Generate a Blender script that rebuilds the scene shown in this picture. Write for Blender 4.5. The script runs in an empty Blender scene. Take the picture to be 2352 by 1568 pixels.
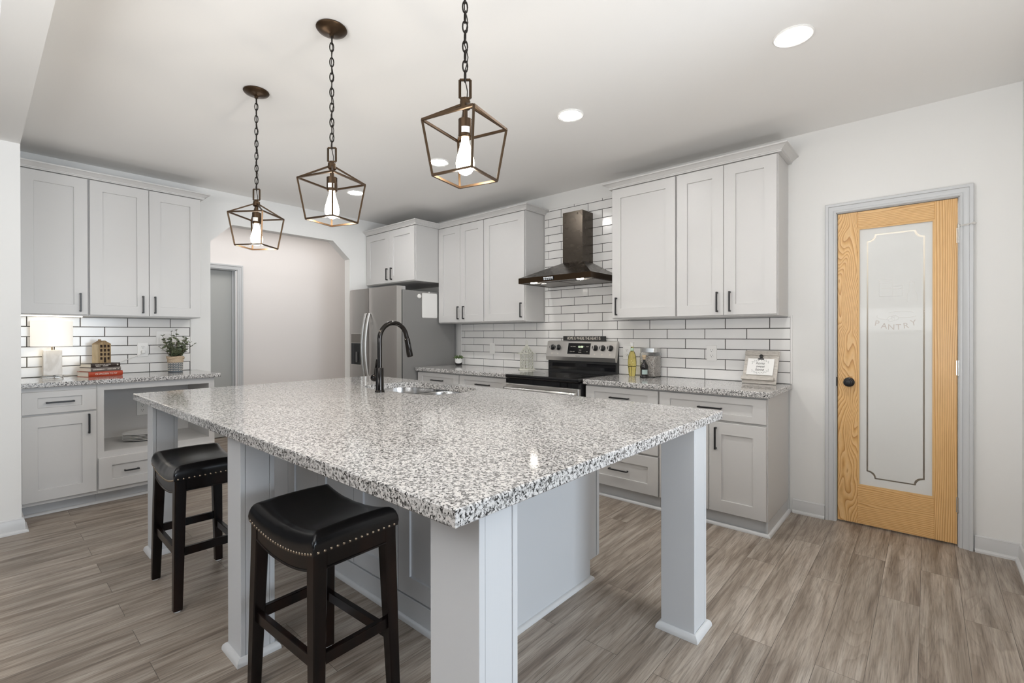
import bpy, bmesh, math, random
from mathutils import Vector, Matrix
random.seed(7)
C = bpy.context.scene.collection
PI = math.pi

# ------------------------------------------------------------------ camera
W_, H_ = 2352.0, 1568.0
CX, CY, CZ, YAW, PIT, ROL, FPX, SX, SY = 5.1735, -3.8475, 1.2572, 0.7225, -0.0029, -0.0012, 1086.93, -4.9, -12.52
fw = Vector((-math.sin(YAW)*math.cos(PIT), math.cos(YAW)*math.cos(PIT), math.sin(PIT)))
rt = Vector((math.cos(YAW), math.sin(YAW), 0)); up = rt.cross(fw)
r2 = rt*math.cos(ROL) + up*math.sin(ROL); u2 = up*math.cos(ROL) - rt*math.sin(ROL)
cam = bpy.data.objects.new('camera', bpy.data.cameras.new('camera')); C.objects.link(cam)
cam.matrix_world = Matrix(((r2.x, u2.x, -fw.x, CX), (r2.y, u2.y, -fw.y, CY), (r2.z, u2.z, -fw.z, CZ), (0, 0, 0, 1)))
cam.data.sensor_width = 36.0; cam.data.lens = FPX/W_*36.0
cam.data.shift_x = -SX/W_; cam.data.shift_y = SY/W_
cam.data.clip_start = 0.05
bpy.context.scene.camera = cam

# ------------------------------------------------------------------ world, lights, exposure
sc = bpy.context.scene
sc.view_settings.view_transform = 'Standard'; sc.view_settings.look = 'None'
sc.view_settings.gamma = 1.0; sc.view_settings.use_curve_mapping = False
sc.view_settings.exposure = 0.0
sc.cycles.use_denoising = True
sc.cycles.max_bounces = 10; sc.cycles.diffuse_bounces = 6; sc.cycles.glossy_bounces = 5
sc.cycles.sample_clamp_indirect = 6.0
world = bpy.data.worlds.new('world'); sc.world = world; world.use_nodes = True
wb = world.node_tree.nodes['Background']
wb.inputs[0].default_value = (0.93, 0.96, 1.0, 1); wb.inputs[1].default_value = 0.06

def area(name, loc, aim, sx, sy, power, col):
    l = bpy.data.lights.new(name, 'AREA'); l.shape = 'RECTANGLE'; l.size = sx; l.size_y = sy
    l.energy = power; l.color = col
    o = bpy.data.objects.new(name, l); C.objects.link(o); o.location = loc
    o.rotation_euler = (Vector(aim)-Vector(loc)).to_track_quat('-Z', 'Y').to_euler()
    return o
# daylight through the adjoining room's side windows
area('daylight_side_windows', (8.8, -2.75, 1.35), (3.0, -2.45, 0.9), 1.9, 1.9, 150, (0.78, 0.89, 1.0))
area('near_room_fill', (1.5, -7.5, 1.5), (3.0, -2.0, 1.2), 2.5, 1.8, 25, (0.84, 0.92, 1.0))  # added cool fill from the adjoining room, aimed into the kitchen
# added fill lights aimed up like bounced flash: in the adjoining room, beside the camera, left aisle
area('bounce_fill', (4.6, -5.4, 1.5), (4.5, -5.0, 3.2), 2.0, 1.6, 126, (0.97, 0.985, 1.0))
area('right_fill', (5.46, -2.6, 1.0), (5.1, -1.9, 2.75), 0.4, 0.4, 14.5, (0.97, 0.985, 1.0))
area('aisle_fill', (1.3, -2.2, 1.2), (1.3, -2.1, 2.66), 0.5, 0.9, 3.8, (0.97, 0.985, 1.0))

# ------------------------------------------------------------------ helpers
class MB:
    def __init__(s, T=None): s.bm = bmesh.new(); s.T = T
    def v(s, p):
        if s.T == 'B': p = (p[0], -p[2], p[1])      # (along X, up, out of the back wall)
        elif s.T == 'L': p = (p[2], p[0], p[1])     # (along Y, up, out of the left wall)
        return s.bm.verts.new(p)
    def face(s, vs):
        try: return s.bm.faces.new(vs)
        except ValueError: return None
    def loft(s, rings, closed=True, cap0=True, cap1=True, loop=False):
        R = [[s.v(p) for p in r] for r in rings]
        n = len(R[0]); m = len(R)
        for i in range(m if loop else m-1):
            a, b = R[i], R[(i+1) % m]
            for j in range(n if closed else n-1):
                s.face([a[j], a[(j+1) % n], b[(j+1) % n], b[j]])
        if cap0 and not loop and n > 2: s.face(R[0][::-1])
        if cap1 and not loop and n > 2: s.face(R[-1])
        return s
    def box(s, x0, x1, y0, y1, z0, z1, bev=0.0):
        if bev <= 0:
            r = lambda z: [(x0, y0, z), (x1, y0, z), (x1, y1, z), (x0, y1, z)]
            return s.loft([r(z0), r(z1)])
        b = min(bev, (x1-x0)/2.1, (y1-y0)/2.1, (z1-z0)/2.1)
        def r(z, i):
            c = b-i
            return [(x0+i, y0+b, z), (x0+b, y0+i, z), (x1-b, y0+i, z), (x1-i, y0+b, z),
                    (x1-i, y1-b, z), (x1-b, y1-i, z), (x0+b, y1-i, z), (x0+i, y1-b, z)] if c > 0 else \
                   [(x0+b, y0+b, z)]*0 + [(x0+b, y0+b, z), (x0+b, y0+b, z), (x1-b, y0+b, z), (x1-b, y0+b, z),
                    (x1-b, y1-b, z), (x1-b, y1-b, z), (x0+b, y1-b, z), (x0+b, y1-b, z)]
        k = b*0.98
        return s.loft([r(z0, k), r(z0+b, 0), r(z1-b, 0), r(z1, k)])
    def prism(s, pts, vec):
        vec = Vector(vec)
        return s.loft([[tuple(p) for p in pts], [tuple(Vector(p)+vec) for p in pts]])
    def cyl(s, p, q, r, r1=None, n=24):
        p, q = Vector(p), Vector(q); r1 = r if r1 is None else r1
        d = (q-p).normalized(); a = d.orthogonal().normalized(); b = d.cross(a)
        ring = lambda c, k: [tuple(c+a*(k*math.cos(2*PI*i/n))+b*(k*math.sin(2*PI*i/n))) for i in range(n)]
        return s.loft([ring(p, r), ring(q, r1)])
    def lathe(s, prof, c=(0, 0, 0), n=32, axis=(0, 0, 1), cap0=True, cap1=True):
        d = Vector(axis).normalized(); a = d.orthogonal().normalized(); b = d.cross(a); c = Vector(c)
        rings = [[tuple(c+d*z+a*(max(r, 1e-5)*math.cos(2*PI*i/n))+b*(max(r, 1e-5)*math.sin(2*PI*i/n))) for i in range(n)] for r, z in prof]
        return s.loft(rings, cap0=cap0, cap1=cap1)
    def tube(s, pts, r, n=10, loop=False):
        P = [Vector(p) for p in pts]; m = len(P); rr = r if isinstance(r, (list, tuple)) else [r]*m
        prev = None; rings = []
        for i in range(m):
            if loop: t = (P[(i+1) % m]-P[i-1]).normalized()
            else: t = (P[min(i+1, m-1)]-P[max(i-1, 0)]).normalized()
            if prev is None: a = t.orthogonal().normalized()
            else:
                a = prev-t*prev.dot(t)
                a = a.normalized() if a.length > 1e-6 else t.orthogonal().normalized()
            prev = a; b = t.cross(a)
            rings.append([tuple(P[i]+a*(rr[i]*math.cos(2*PI*k/n))+b*(rr[i]*math.sin(2*PI*k/n))) for k in range(n)])
        return s.loft(rings, loop=loop)
    def bar(s, p, q, w, h=None):            # square-section bar between two points
        p, q = Vector(p), Vector(q); h = h or w; d = (q-p).normalized()
        a = d.cross(Vector((0, 0, 1)))
        a = a.normalized() if a.length > 1e-4 else Vector((1, 0, 0))
        b = a.cross(d)
        ring = lambda c: [tuple(c+a*sx*w/2+b*sy*h/2) for sx, sy in ((-1, -1), (1, -1), (1, 1), (-1, 1))]
        return s.loft([ring(p), ring(q)])
    def sphere(s, c, r, n=16, m=10, sc=(1, 1, 1)):
        prof = [(math.sin(PI*i/m), -math.cos(PI*i/m)) for i in range(m+1)]
        rings = [[(c[0]+sc[0]*r*max(a, 1e-4)*math.cos(2*PI*k/n), c[1]+sc[1]*r*max(a, 1e-4)*math.sin(2*PI*k/n), c[2]+sc[2]*r*b) for k in range(n)] for a, b in prof]
        return s.loft(rings)
    def sweep(s, path, prof, z0=0.0, cap=True, closed=False):   # profile (out, up) along an XY path, out = right-hand side
        P = [Vector((p[0], p[1])) for p in path]; n = len(P); rings = []
        nrm = lambda a, b: Vector(((b-a).y, -(b-a).x)).normalized()
        for i in range(n):
            if closed: n1, n2 = nrm(P[i-1], P[i]), nrm(P[i], P[(i+1) % n])
            else:
                n1 = nrm(P[i-1], P[i]) if i > 0 else nrm(P[0], P[1])
                n2 = nrm(P[i], P[i+1]) if i < n-1 else nrm(P[n-2], P[n-1])
            m = (n1+n2).normalized(); m = m/max(m.dot(n1), 0.2)
            rings.append([(P[i].x+m.x*o, P[i].y+m.y*o, z0+z) for o, z in prof])
        return s.loft(rings, cap0=cap and not closed, cap1=cap and not closed, loop=closed)
    def plate(s, outer, holes, z0, z1):     # flat plate with holes, XY outlines
        for z, flip in ((z0, True), (z1, False)):
            es = []
            for lp in [outer]+holes:
                vs = [s.v((x, y, z)) for x, y in lp]
                es += [s.bm.edges.new((vs[i], vs[(i+1) % len(vs)])) for i in range(len(vs))]
            bmesh.ops.triangle_fill(s.bm, use_beauty=True, use_dissolve=False, edges=es)
        for lp in [outer]+holes:
            s.loft([[(x, y, z0) for x, y in lp], [(x, y, z1) for x, y in lp]], cap0=False, cap1=False)
        return s
    def build(s, name, mat, parent=None, smooth=30, local=False):
        bm = s.bm
        bmesh.ops.remove_doubles(bm, verts=bm.verts, dist=1e-6)
        bmesh.ops.recalc_face_normals(bm, faces=bm.faces)
        me = bpy.data.meshes.new(name)
        if parent is not None and not local:
            bmesh.ops.translate(bm, verts=bm.verts, vec=-wloc(parent))
        bm.to_mesh(me); bm.free()
        if mat: me.materials.append(mat)
        if smooth:
            me.polygons.foreach_set('use_smooth', [True]*len(me.polygons))
            me.set_sharp_from_angle(angle=math.radians(smooth))
        o = bpy.data.objects.new(name, me); C.objects.link(o)
        if parent is not None: o.parent = parent
        return o

def wloc(o):
    v = Vector((0, 0, 0))
    while o is not None: v += o.location; o = o.parent
    return v
def tag(o, label=None, cat=None, group=None, kind=None):
    if label: o['label'] = label
    if cat: o['category'] = cat
    if group: o['group'] = group
    if kind: o['kind'] = kind
    return o
def thing(name, label, cat, loc=(0, 0, 0), rz=0.0, group=None):
    o = bpy.data.objects.new(name, None); o.empty_display_size = 0.05; C.objects.link(o)
    o.location = loc; o.rotation_euler = (0, 0, rz)
    return tag(o, label, cat, group)
def struct(name, mb, mat, label=None, parent=None):
    o = mb.build(name, mat, parent)
    if parent is None: tag(o, label, None, None, 'structure')
    return o
def kids(o): return [c for c in bpy.data.objects if c.parent == o]
def dup(o, parent=None):
    c = o.copy(); C.objects.link(c)
    if parent is not None: c.parent = parent
    for ch in kids(o): dup(ch, c)
    return c
def text(name, s, size, mat, M, parent=None, ext=0.0006, sx=1.0, align='CENTER'):
    cu = bpy.data.curves.new(name, 'FONT'); cu.body = s; cu.size = size; cu.extrude = ext
    cu.align_x = align; cu.align_y = 'CENTER'; cu.resolution_u = 3
    t = bpy.data.objects.new(name, cu); C.objects.link(t)
    bpy.context.view_layer.update()
    me = bpy.data.meshes.new_from_object(t.evaluated_get(bpy.context.evaluated_depsgraph_get()))
    bpy.data.objects.remove(t); bpy.data.curves.remove(cu)
    me.transform(Matrix.Scale(sx, 4, (1, 0, 0))); me.transform(M)
    if parent is not None: me.transform(Matrix.Translation(-wloc(parent)))
    me.name = name; me.materials.clear(); me.materials.append(mat)
    o = bpy.data.objects.new(name, me); C.objects.link(o)
    if parent is not None: o.parent = parent
    return o
def MT(origin, xa, ya):                     # matrix with x axis xa, y axis ya
    xa = Vector(xa).normalized(); ya = Vector(ya).normalized(); za = xa.cross(ya)
    return Matrix(((xa.x, ya.x, za.x, origin[0]), (xa.y, ya.y, za.y, origin[1]), (xa.z, ya.z, za.z, origin[2]), (0, 0, 0, 1)))

# ------------------------------------------------------------------ materials
def mat(name, col, rough=0.5, metal=0.0, **k):
    m = bpy.data.materials.new(name); m.use_nodes = True
    b = m.node_tree.nodes['Principled BSDF']
    b.inputs['Base Color'].default_value = (*col, 1); b.inputs['Roughness'].default_value = rough
    b.inputs['Metallic'].default_value = metal
    for kk, vv in k.items():
        b.inputs[kk.replace('_', ' ')].default_value = vv
    return m
def nd(m, t, **k):
    n = m.node_tree.nodes.new(t)
    for a, v in k.items(): setattr(n, a, v)
    return n
def lk(m, a, b): m.node_tree.links.new(a, b)
def bsdf(m): return m.node_tree.nodes['Principled BSDF']
def coords(m, scale=(1, 1, 1), rot=(0, 0, 0), loc=(0, 0, 0)):
    tc = nd(m, 'ShaderNodeTexCoord'); mp = nd(m, 'ShaderNodeMapping')
    mp.inputs['Scale'].default_value = scale; mp.inputs['Rotation'].default_value = rot; mp.inputs['Location'].default_value = loc
    lk(m, tc.outputs['Object'], mp.inputs['Vector']); return mp.outputs['Vector']
def noise(m, vec, scale, detail=3, rough=0.5, dist=0.0):
    n = nd(m, 'ShaderNodeTexNoise'); n.inputs['Scale'].default_value = scale; n.inputs['Detail'].default_value = detail
    n.inputs['Roughness'].default_value = rough; n.inputs['Distortion'].default_value = dist
    lk(m, vec, n.inputs['Vector']); return n.outputs['Fac']
def ramp(m, fac, stops, interp='LINEAR'):
    r = nd(m, 'ShaderNodeValToRGB'); r.color_ramp.interpolation = interp
    e = r.color_ramp.elements
    while len(e) < len(stops): e.new(0.5)
    for i, (p, c) in enumerate(stops):
        e[i].position = p; e[i].color = (*c, 1) if len(c) == 3 else c
    lk(m, fac, r.inputs['Fac']); return r.outputs['Color']
def mix(m, fac, a, b, mode='MIX'):
    x = nd(m, 'ShaderNodeMix', data_type='RGBA', blend_type=mode)
    for i, s in ((0, fac), (6, a), (7, b)):
        if hasattr(s, 'is_linked') or hasattr(s, 'links'): lk(m, s, x.inputs[i])
        else: x.inputs[i].default_value = s if i == 0 else (*s, 1)
    return x.outputs[2]
def bump(m, h, strength=0.2, dist=0.002):
    b = nd(m, 'ShaderNodeBump'); b.inputs['Strength'].default_value = strength; b.inputs['Distance'].default_value = dist
    lk(m, h, b.inputs['Height']); lk(m, b.outputs['Normal'], bsdf(m).inputs['Normal'])
def emis(name, col, s, base=(0.8, 0.8, 0.8)):
    return mat(name, base, 0.4, Emission_Color=(*col, 1), Emission_Strength=s)

M_wall = mat('wall_paint', (0.785, 0.78, 0.765), 0.75)
bump(M_wall, noise(M_wall, coords(M_wall), 260, 2), 0.04, 0.001)
M_ceil = mat('ceiling_paint', (0.825, 0.815, 0.80), 0.9)
bump(M_ceil, noise(M_ceil, coords(M_ceil), 200, 2), 0.05, 0.001)
M_cab = mat('cabinet_paint_grey', (0.60, 0.59, 0.58), 0.38)
M_trim = mat('trim_paint_grey', (0.58, 0.59, 0.60), 0.35)
M_isl = mat('island_paint_grey', (0.60, 0.61, 0.625), 0.4)
_v = coords(M_isl, (40, 40, 1.5)); bump(M_isl, noise(M_isl, _v, 6, 4), 0.12, 0.001)
M_base = mat('baseboard_paint', (0.62, 0.62, 0.62), 0.35)
M_black = mat('black_metal', (0.008, 0.008, 0.009), 0.32)
M_faucet = mat('black_stainless', (0.035, 0.032, 0.030), 0.16, 0.9)
M_white = mat('white_plastic', (0.84, 0.83, 0.81), 0.3)
M_dark = mat('dark_gap', (0.01, 0.01, 0.01), 0.8)
M_grout = mat('dark_grout', (0.022, 0.021, 0.020), 0.9)
M_tile = mat('glazed_tile', (0.80, 0.785, 0.77), 0.17)
_n = noise(M_tile, coords(M_tile), 5.0, 1); lk(M_tile, ramp(M_tile, _n, [(0.3, (0.78, 0.77, 0.755)), (0.7, (0.83, 0.815, 0.80))]), bsdf(M_tile).inputs['Base Color'])
bump(M_tile, noise(M_tile, coords(M_tile), 14, 1), 0.05, 0.002)

M_granite = mat('granite', (0.7, 0.69, 0.68), 0.09)
_v = coords(M_granite)
_a = noise(M_granite, _v, 150, 3, 0.62, 0.5); _b = noise(M_granite, _v, 85, 3, 0.6, 0.3); _c = noise(M_granite, _v, 5, 2)
_base = ramp(M_granite, _b, [(0.36, (0.20, 0.195, 0.19)), (0.44, (0.42, 0.41, 0.40)), (0.54, (0.68, 0.67, 0.66)), (0.72, (0.60, 0.565, 0.54))])
_sp = ramp(M_granite, _a, [(0.425, (0, 0, 0)), (0.458, (1, 1, 1))])
_g = mix(M_granite, _sp, (0.035, 0.034, 0.034), _base)
lk(M_granite, mix(M_granite, 0.25, _g, ramp(M_granite, _c, [(0.35, (0.80, 0.77, 0.75)), (0.65, (1.0, 1.0, 1.0))]), 'MULTIPLY'), bsdf(M_granite).inputs['Base Color'])

M_floor = mat('plank_floor', (0.3, 0.26, 0.22), 0.42)
_tc = nd(M_floor, 'ShaderNodeTexCoord'); _sep = nd(M_floor, 'ShaderNodeSeparateXYZ'); lk(M_floor, _tc.outputs['Object'], _sep.inputs[0])
_cmb = nd(M_floor, 'ShaderNodeCombineXYZ')
_ax = nd(M_floor, 'ShaderNodeMath', operation='ADD'); _ax.inputs[1].default_value = 20.0-4.706+0.148*32 - 20.0
lk(M_floor, _sep.outputs['X'], _ax.inputs[0])
_ay = nd(M_floor, 'ShaderNodeMath', operation='ADD'); _ay.inputs[1].default_value = 21.25
lk(M_floor, _sep.outputs['Y'], _ay.inputs[0])
lk(M_floor, _ay.outputs[0], _cmb.inputs['X']); lk(M_floor, _ax.outputs[0], _cmb.inputs['Y'])
_bk = nd(M_floor, 'ShaderNodeTexBrick', offset=0.37, offset_frequency=2, squash=1.0)
for k_, v_ in (('Scale', 1.0), ('Mortar Size', 0.0009), ('Mortar Smooth', 0.2), ('Bias', 0.0), ('Brick Width', 1.22), ('Row Height', 0.148)):
    _bk.inputs[k_].default_value = v_
_bk.inputs['Color1'].default_value = (0, 0, 0, 1); _bk.inputs['Color2'].default_value = (1, 1, 1, 1); _bk.inputs['Mortar'].default_value = (0.5, 0.5, 0.5, 1)
lk(M_floor, _cmb.outputs[0], _bk.inputs['Vector'])
_off = nd(M_floor, 'ShaderNodeVectorMath', operation='MULTIPLY_ADD')
_off.inputs[1].default_value = (7.3, 13.1, 5.0)
lk(M_floor, _bk.outputs['Color'], _off.inputs[0]); lk(M_floor, _tc.outputs['Object'], _off.inputs[2])
def _map(vec, sc_):
    mp = nd(M_floor, 'ShaderNodeMapping'); mp.inputs['Scale'].default_value = sc_; lk(M_floor, vec, mp.inputs['Vector']); return mp.outputs[0]
_g1 = noise(M_floor, _map(_off.outputs[0], (11, 0.9, 1)), 2.0, 4, 0.5, 0.6)
_rn = noise(M_floor, _map(_off.outputs[0], (7, 0.75, 1)), 1.0, 1.5, 0.4, 0.3)
_rm = nd(M_floor, 'ShaderNodeMath', operation='MULTIPLY'); _rm.inputs[1].default_value = 15; lk(M_floor, _rn, _rm.inputs[0])
_rf = nd(M_floor, 'ShaderNodeMath', operation='FRACT'); lk(M_floor, _rm.outputs[0], _rf.inputs[0])
_g2 = noise(M_floor, _map(_off.outputs[0], (190, 6, 1)), 1.0, 5, 0.7, 0.2)
_g3 = noise(M_floor, _map(_off.outputs[0], (1.6, 0.7, 1)), 1.5, 2)
_c1 = ramp(M_floor, _g1, [(0.30, (0.18, 0.142, 0.112)), (0.48, (0.305, 0.256, 0.212)), (0.66, (0.41, 0.36, 0.31))])
_c2 = mix(M_floor, 0.8, _c1, ramp(M_floor, _g2, [(0.32, (0.50, 0.485, 0.47)), (0.5, (1.0, 0.99, 0.98)), (0.68, (1.30, 1.29, 1.28))]), 'MULTIPLY')
_c2 = mix(M_floor, 0.5, _c2, ramp(M_floor, _rf.outputs[0], [(0.0, (1.06, 1.06, 1.06)), (0.7, (0.96, 0.955, 0.95)), (0.93, (0.72, 0.70, 0.68)), (1.0, (1.06, 1.06, 1.06))]), 'MULTIPLY')
_c3 = mix(M_floor, 0.5, _c2, ramp(M_floor, _g3, [(0.3, (0.78, 0.76, 0.74)), (0.7, (1.15, 1.14, 1.13))]), 'MULTIPLY')
_c4 = mix(M_floor, 0.22, _c3, ramp(M_floor, _bk.outputs['Color'], [(0, (0.6, 0.6, 0.6)), (1, (1.3, 1.3, 1.3))]), 'MULTIPLY')
lk(M_floor, mix(M_floor, _bk.outputs['Fac'], _c4, (0.07, 0.057, 0.048)), bsdf(M_floor).inputs['Base Color'])
bump(M_floor, _g2, 0.12, 0.001)

def steel(name, col, rough, stretch):
    m = mat(name, col, rough, 1.0)
    n = noise(m, coords(m, stretch), 8, 2)
    lk(m, ramp(m, n, [(0.3, (rough*0.95,)*3), (0.7, (rough*1.05,)*3)]), bsdf(m).inputs['Roughness'])
    return m
M_steel = steel('brushed_steel', (0.62, 0.60, 0.575), 0.30, (150, 2, 2))
M_steelv = steel('fridge_steel', (0.50, 0.485, 0.47), 0.33, (1, 1, 90))
M_fside = mat('fridge_side_grey', (0.27, 0.265, 0.26), 0.42, 0.3)
M_hood = steel('dark_steel', (0.095, 0.080, 0.066), 0.27, (2, 2, 2))
M_filter = steel('filter_mesh', (0.22, 0.205, 0.19), 0.38, (90, 90, 1))
M_hoodedge = steel('dark_steel_edge', (0.055, 0.036, 0.022), 0.3, (2, 2, 2))
M_chrome = mat('polished_steel', (0.66, 0.65, 0.63), 0.24, 1.0)
M_bgloss = mat('black_glass', (0.006, 0.006, 0.007), 0.04)
M_bronze = mat('bronze', (0.075, 0.047, 0.027), 0.34, 0.85)
M_chain = mat('dark_bronze', (0.018, 0.014, 0.011), 0.4, 0.6)
M_leather = mat('black_leather', (0.006, 0.0055, 0.006), 0.24, Specular_IOR_Level=0.42)
bump(M_leather, noise(M_leather, coords(M_leather), 220, 3), 0.06, 0.001)
M_espresso = mat('espresso_wood', (0.013, 0.006, 0.004), 0.25, Specular_IOR_Level=0.3)
_n = noise(M_espresso, coords(M_espresso, (8, 8, 1)), 3, 3)
lk(M_espresso, ramp(M_espresso, _n, [(0.35, (0.003, 0.002, 0.002)), (0.7, (0.013, 0.005, 0.003))]), bsdf(M_espresso).inputs['Base Color'])
M_nail = mat('nail_brass', (0.42, 0.34, 0.26), 0.25, 1.0)

def pine(name, sc_, freq, amp, axis, loc=(0, 0, 0)):       # growth rings as contour lines of a stretched noise
    m = mat(name, (0.7, 0.45, 0.2), 0.36)
    v = coords(m, sc_, (0, 0, 0), loc)
    n1 = noise(m, v, 1.0, 1.5, 0.35, 0.4)
    tc = nd(m, 'ShaderNodeTexCoord'); sp = nd(m, 'ShaderNodeSeparateXYZ'); lk(m, tc.outputs['Object'], sp.inputs[0])
    a = nd(m, 'ShaderNodeMath', operation='MULTIPLY'); a.inputs[1].default_value = freq; lk(m, sp.outputs[axis], a.inputs[0])
    b = nd(m, 'ShaderNodeMath', operation='MULTIPLY_ADD'); b.inputs[1].default_value = amp; lk(m, n1, b.inputs[0]); lk(m, a.outputs[0], b.inputs[2])
    f = nd(m, 'ShaderNodeMath', operation='FRACT'); lk(m, b.outputs[0], f.inputs[0])
    c = ramp(m, f.outputs[0], [(0.0, (0.78, 0.52, 0.25)), (0.40, (0.77, 0.49, 0.215)), (0.78, (0.63, 0.345, 0.12)), (0.93, (0.47, 0.225, 0.065)), (1.0, (0.74, 0.47, 0.21))])
    fine = noise(m, coords(m, [q*14 for q in sc_]), 1.0, 3)
    lk(m, mix(m, 0.45, c, ramp(m, fine, [(0.3, (0.84, 0.80, 0.76)), (0.7, (1.08, 1.08, 1.08))]), 'MULTIPLY'), bsdf(m).inputs['Base Color'])
    return m
M_pinev = pine('pine_vertical', (9, 6, 2.6), 60, 17, 'X', (1.3, 0, 5.2))
M_pinev2 = pine('pine_vertical_straight', (9, 6, 0.9), 100, 4.5, 'X', (3.7, 0, 2))
M_pineh = pine('pine_horizontal', (1.6, 6, 10), 85, 6, 'Z')
M_pineb = mat('pine_bead', (0.70, 0.44, 0.19), 0.4)
M_frost = mat('frosted_glass', (0.70, 0.705, 0.69), 0.45, Coat_Weight=0.15, Coat_Roughness=0.03)
M_clear = mat('clear_glass', (1, 1, 1), 0.0, Transmission_Weight=1.0, IOR=1.05)
M_etch = mat('etched_line', (0.55, 0.50, 0.46), 0.3)
M_etch2 = mat('etched_outline', (0.80, 0.79, 0.77), 0.3)
M_glass = mat('glass', (1, 1, 1), 0.02, Transmission_Weight=1.0, IOR=1.3)
M_lamp_on = emis('light_lens', (1.0, 0.99, 0.965), 165)
M_bulb = emis('bulb_glow', (1.0, 0.88, 0.68), 16)
M_led = emis('hood_light', (1.0, 0.93, 0.82), 40)
M_shade = emis('lamp_shade_cloth', (1.0, 0.95, 0.86), 0.52, (0.85, 0.84, 0.81))
M_underled = emis('led_strip', (1.0, 0.94, 0.82), 2.6)
M_disp = emis('display_digits', (0.75, 1.0, 0.55), 1.5)
M_marble = mat('lamp_marble', (0.70, 0.67, 0.63), 0.3)
_n = noise(M_marble, coords(M_marble, (1, 1, 0.6)), 9, 3, 0.5, 1.5)
lk(M_marble, ramp(M_marble, _n, [(0.4, (0.62, 0.58, 0.53)), (0.55, (0.76, 0.73, 0.69))]), bsdf(M_marble).inputs['Base Color'])
M_niche = M_cab
def wood(name, a, b, sc_=(30, 30, 4), rough=0.6):
    m = mat(name, a, rough); n = noise(m, coords(m, sc_), 2.5, 4, 0.6, 0.5)
    lk(m, ramp(m, n, [(0.3, b), (0.7, a)]), bsdf(m).inputs['Base Color']); return m
M_house = wood('weathered_wood', (0.42, 0.31, 0.17), (0.20, 0.12, 0.055))
M_houseside = wood('pale_wood', (0.66, 0.55, 0.38), (0.45, 0.35, 0.21))
M_board = wood('whitewashed_board', (0.66, 0.62, 0.57), (0.40, 0.37, 0.33), (10, 40, 60))
M_paper = mat('page_paper', (0.80, 0.76, 0.68), 0.8)
M_red = mat('red_cover', (0.42, 0.055, 0.02), 0.4)
M_greyc = mat('taupe_cover', (0.17, 0.145, 0.13), 0.45)
M_brown = mat('dark_brown_cover', (0.030, 0.018, 0.014), 0.4)
M_pale = mat('pale_print', (0.75, 0.70, 0.62), 0.6)
M_print = mat('black_print', (0.02, 0.02, 0.02), 0.6)
M_leaf = mat('leaf_green', (0.075, 0.105, 0.055), 0.45)
_n = noise(M_leaf, coords(M_leaf), 30, 2); lk(M_leaf, ramp(M_leaf, _n, [(0.35, (0.05, 0.07, 0.04)), (0.65, (0.21, 0.24, 0.14))]), bsdf(M_leaf).inputs['Base Color'])
M_stem = mat('stem_brown', (0.10, 0.075, 0.04), 0.7)
M_pot = mat('blue_grey_pot', (0.105, 0.125, 0.145), 0.6)
M_jute = wood('jute_cloth', (0.62, 0.50, 0.37), (0.42, 0.31, 0.20), (60, 60, 60), 0.9)
M_succ = mat('succulent_green', (0.10, 0.15, 0.055), 0.4)
M_wpot = mat('white_glaze', (0.82, 0.81, 0.79), 0.2)
M_bpot = mat('black_glaze', (0.012, 0.012, 0.013), 0.12)
M_cream = mat('distressed_cream', (0.56, 0.555, 0.49), 0.55)
M_oil = mat('oil', (0.86, 0.74, 0.27), 0.02, Transmission_Weight=1.0, IOR=1.36)
M_balsamic = mat('dark_bottle', (0.012, 0.010, 0.010), 0.05)
M_cork = wood('cork', (0.62, 0.50, 0.35), (0.45, 0.33, 0.2), (60, 60, 60))
M_tag = mat('bottle_label', (0.40, 0.50, 0.48), 0.6)
M_rice = mat('grain_fill', (0.55, 0.50, 0.45), 0.7)
_n = noise(M_rice, coords(M_rice, (1, 1, 0.6)), 130, 2, 0.5, 2.0)
lk(M_rice, ramp(M_rice, _n, [(0.38, (0.16, 0.13, 0.11)), (0.5, (0.62, 0.57, 0.52)), (0.65, (0.75, 0.72, 0.68))]), bsdf(M_rice).inputs['Base Color'])
M_plate = mat('white_china', (0.82, 0.81, 0.80), 0.15)
M_pantry = mat('pantry_paint', (0.55, 0.54, 0.52), 0.8)
M_hallwall = mat('hall_paint', (0.79, 0.76, 0.745), 0.8)
M_door2 = mat('hall_door_grey', (0.42, 0.43, 0.42), 0.5)

# ------------------------------------------------------------------ room shell
ZC = 2.658
struct('floor', MB().box(-1.4, 9.5, -9.5, 1.2, -0.1, 0.0), M_floor, 'grey brown wood plank floor')
struct('ceiling', MB().box(-1.4, 9.5, -9.5, 1.2, ZC, ZC+0.1), M_ceil, 'smooth white ceiling')
DX0, DX1, DZ = 4.713, 5.318, 2.072
struct('wall_back', MB().prism([(-0.113, 0, 0), (DX0, 0, 0), (DX0, 0, DZ), (DX1, 0, DZ), (DX1, 0, 0), (5.70, 0, 0), (5.70, 0, ZC), (-0.113, 0, ZC)], (0, 0.113, 0)), M_wall, 'white wall behind range and pantry door')
AL, AR = -2.335, -0.871
struct('wall_left', MB().prism([(0, -3.645, 0), (0, AL, 0), (0, AL, 2.16), (0, -2.141, 2.35), (0, -1.081, 2.35), (0, AR, 2.158), (0, AR, 0), (0, 0, 0), (0, 0, ZC), (0, -3.645, ZC)], (-0.113, 0, 0)), M_wall, 'white wall with clipped corner archway')
mb = MB(); mb.box(-0.113, 0.83, -3.775, -3.645, 0, ZC); mb.box(0.83, 9.3, -3.775, -3.645, 2.478, ZC)
struct('wall_front', mb, M_wall, 'white wall end and header at left edge')
struct('wall_right', MB().box(5.57, 5.70, -1.75, -0.001, 0, ZC), M_wall, 'white wall at right edge of photo')
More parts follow.
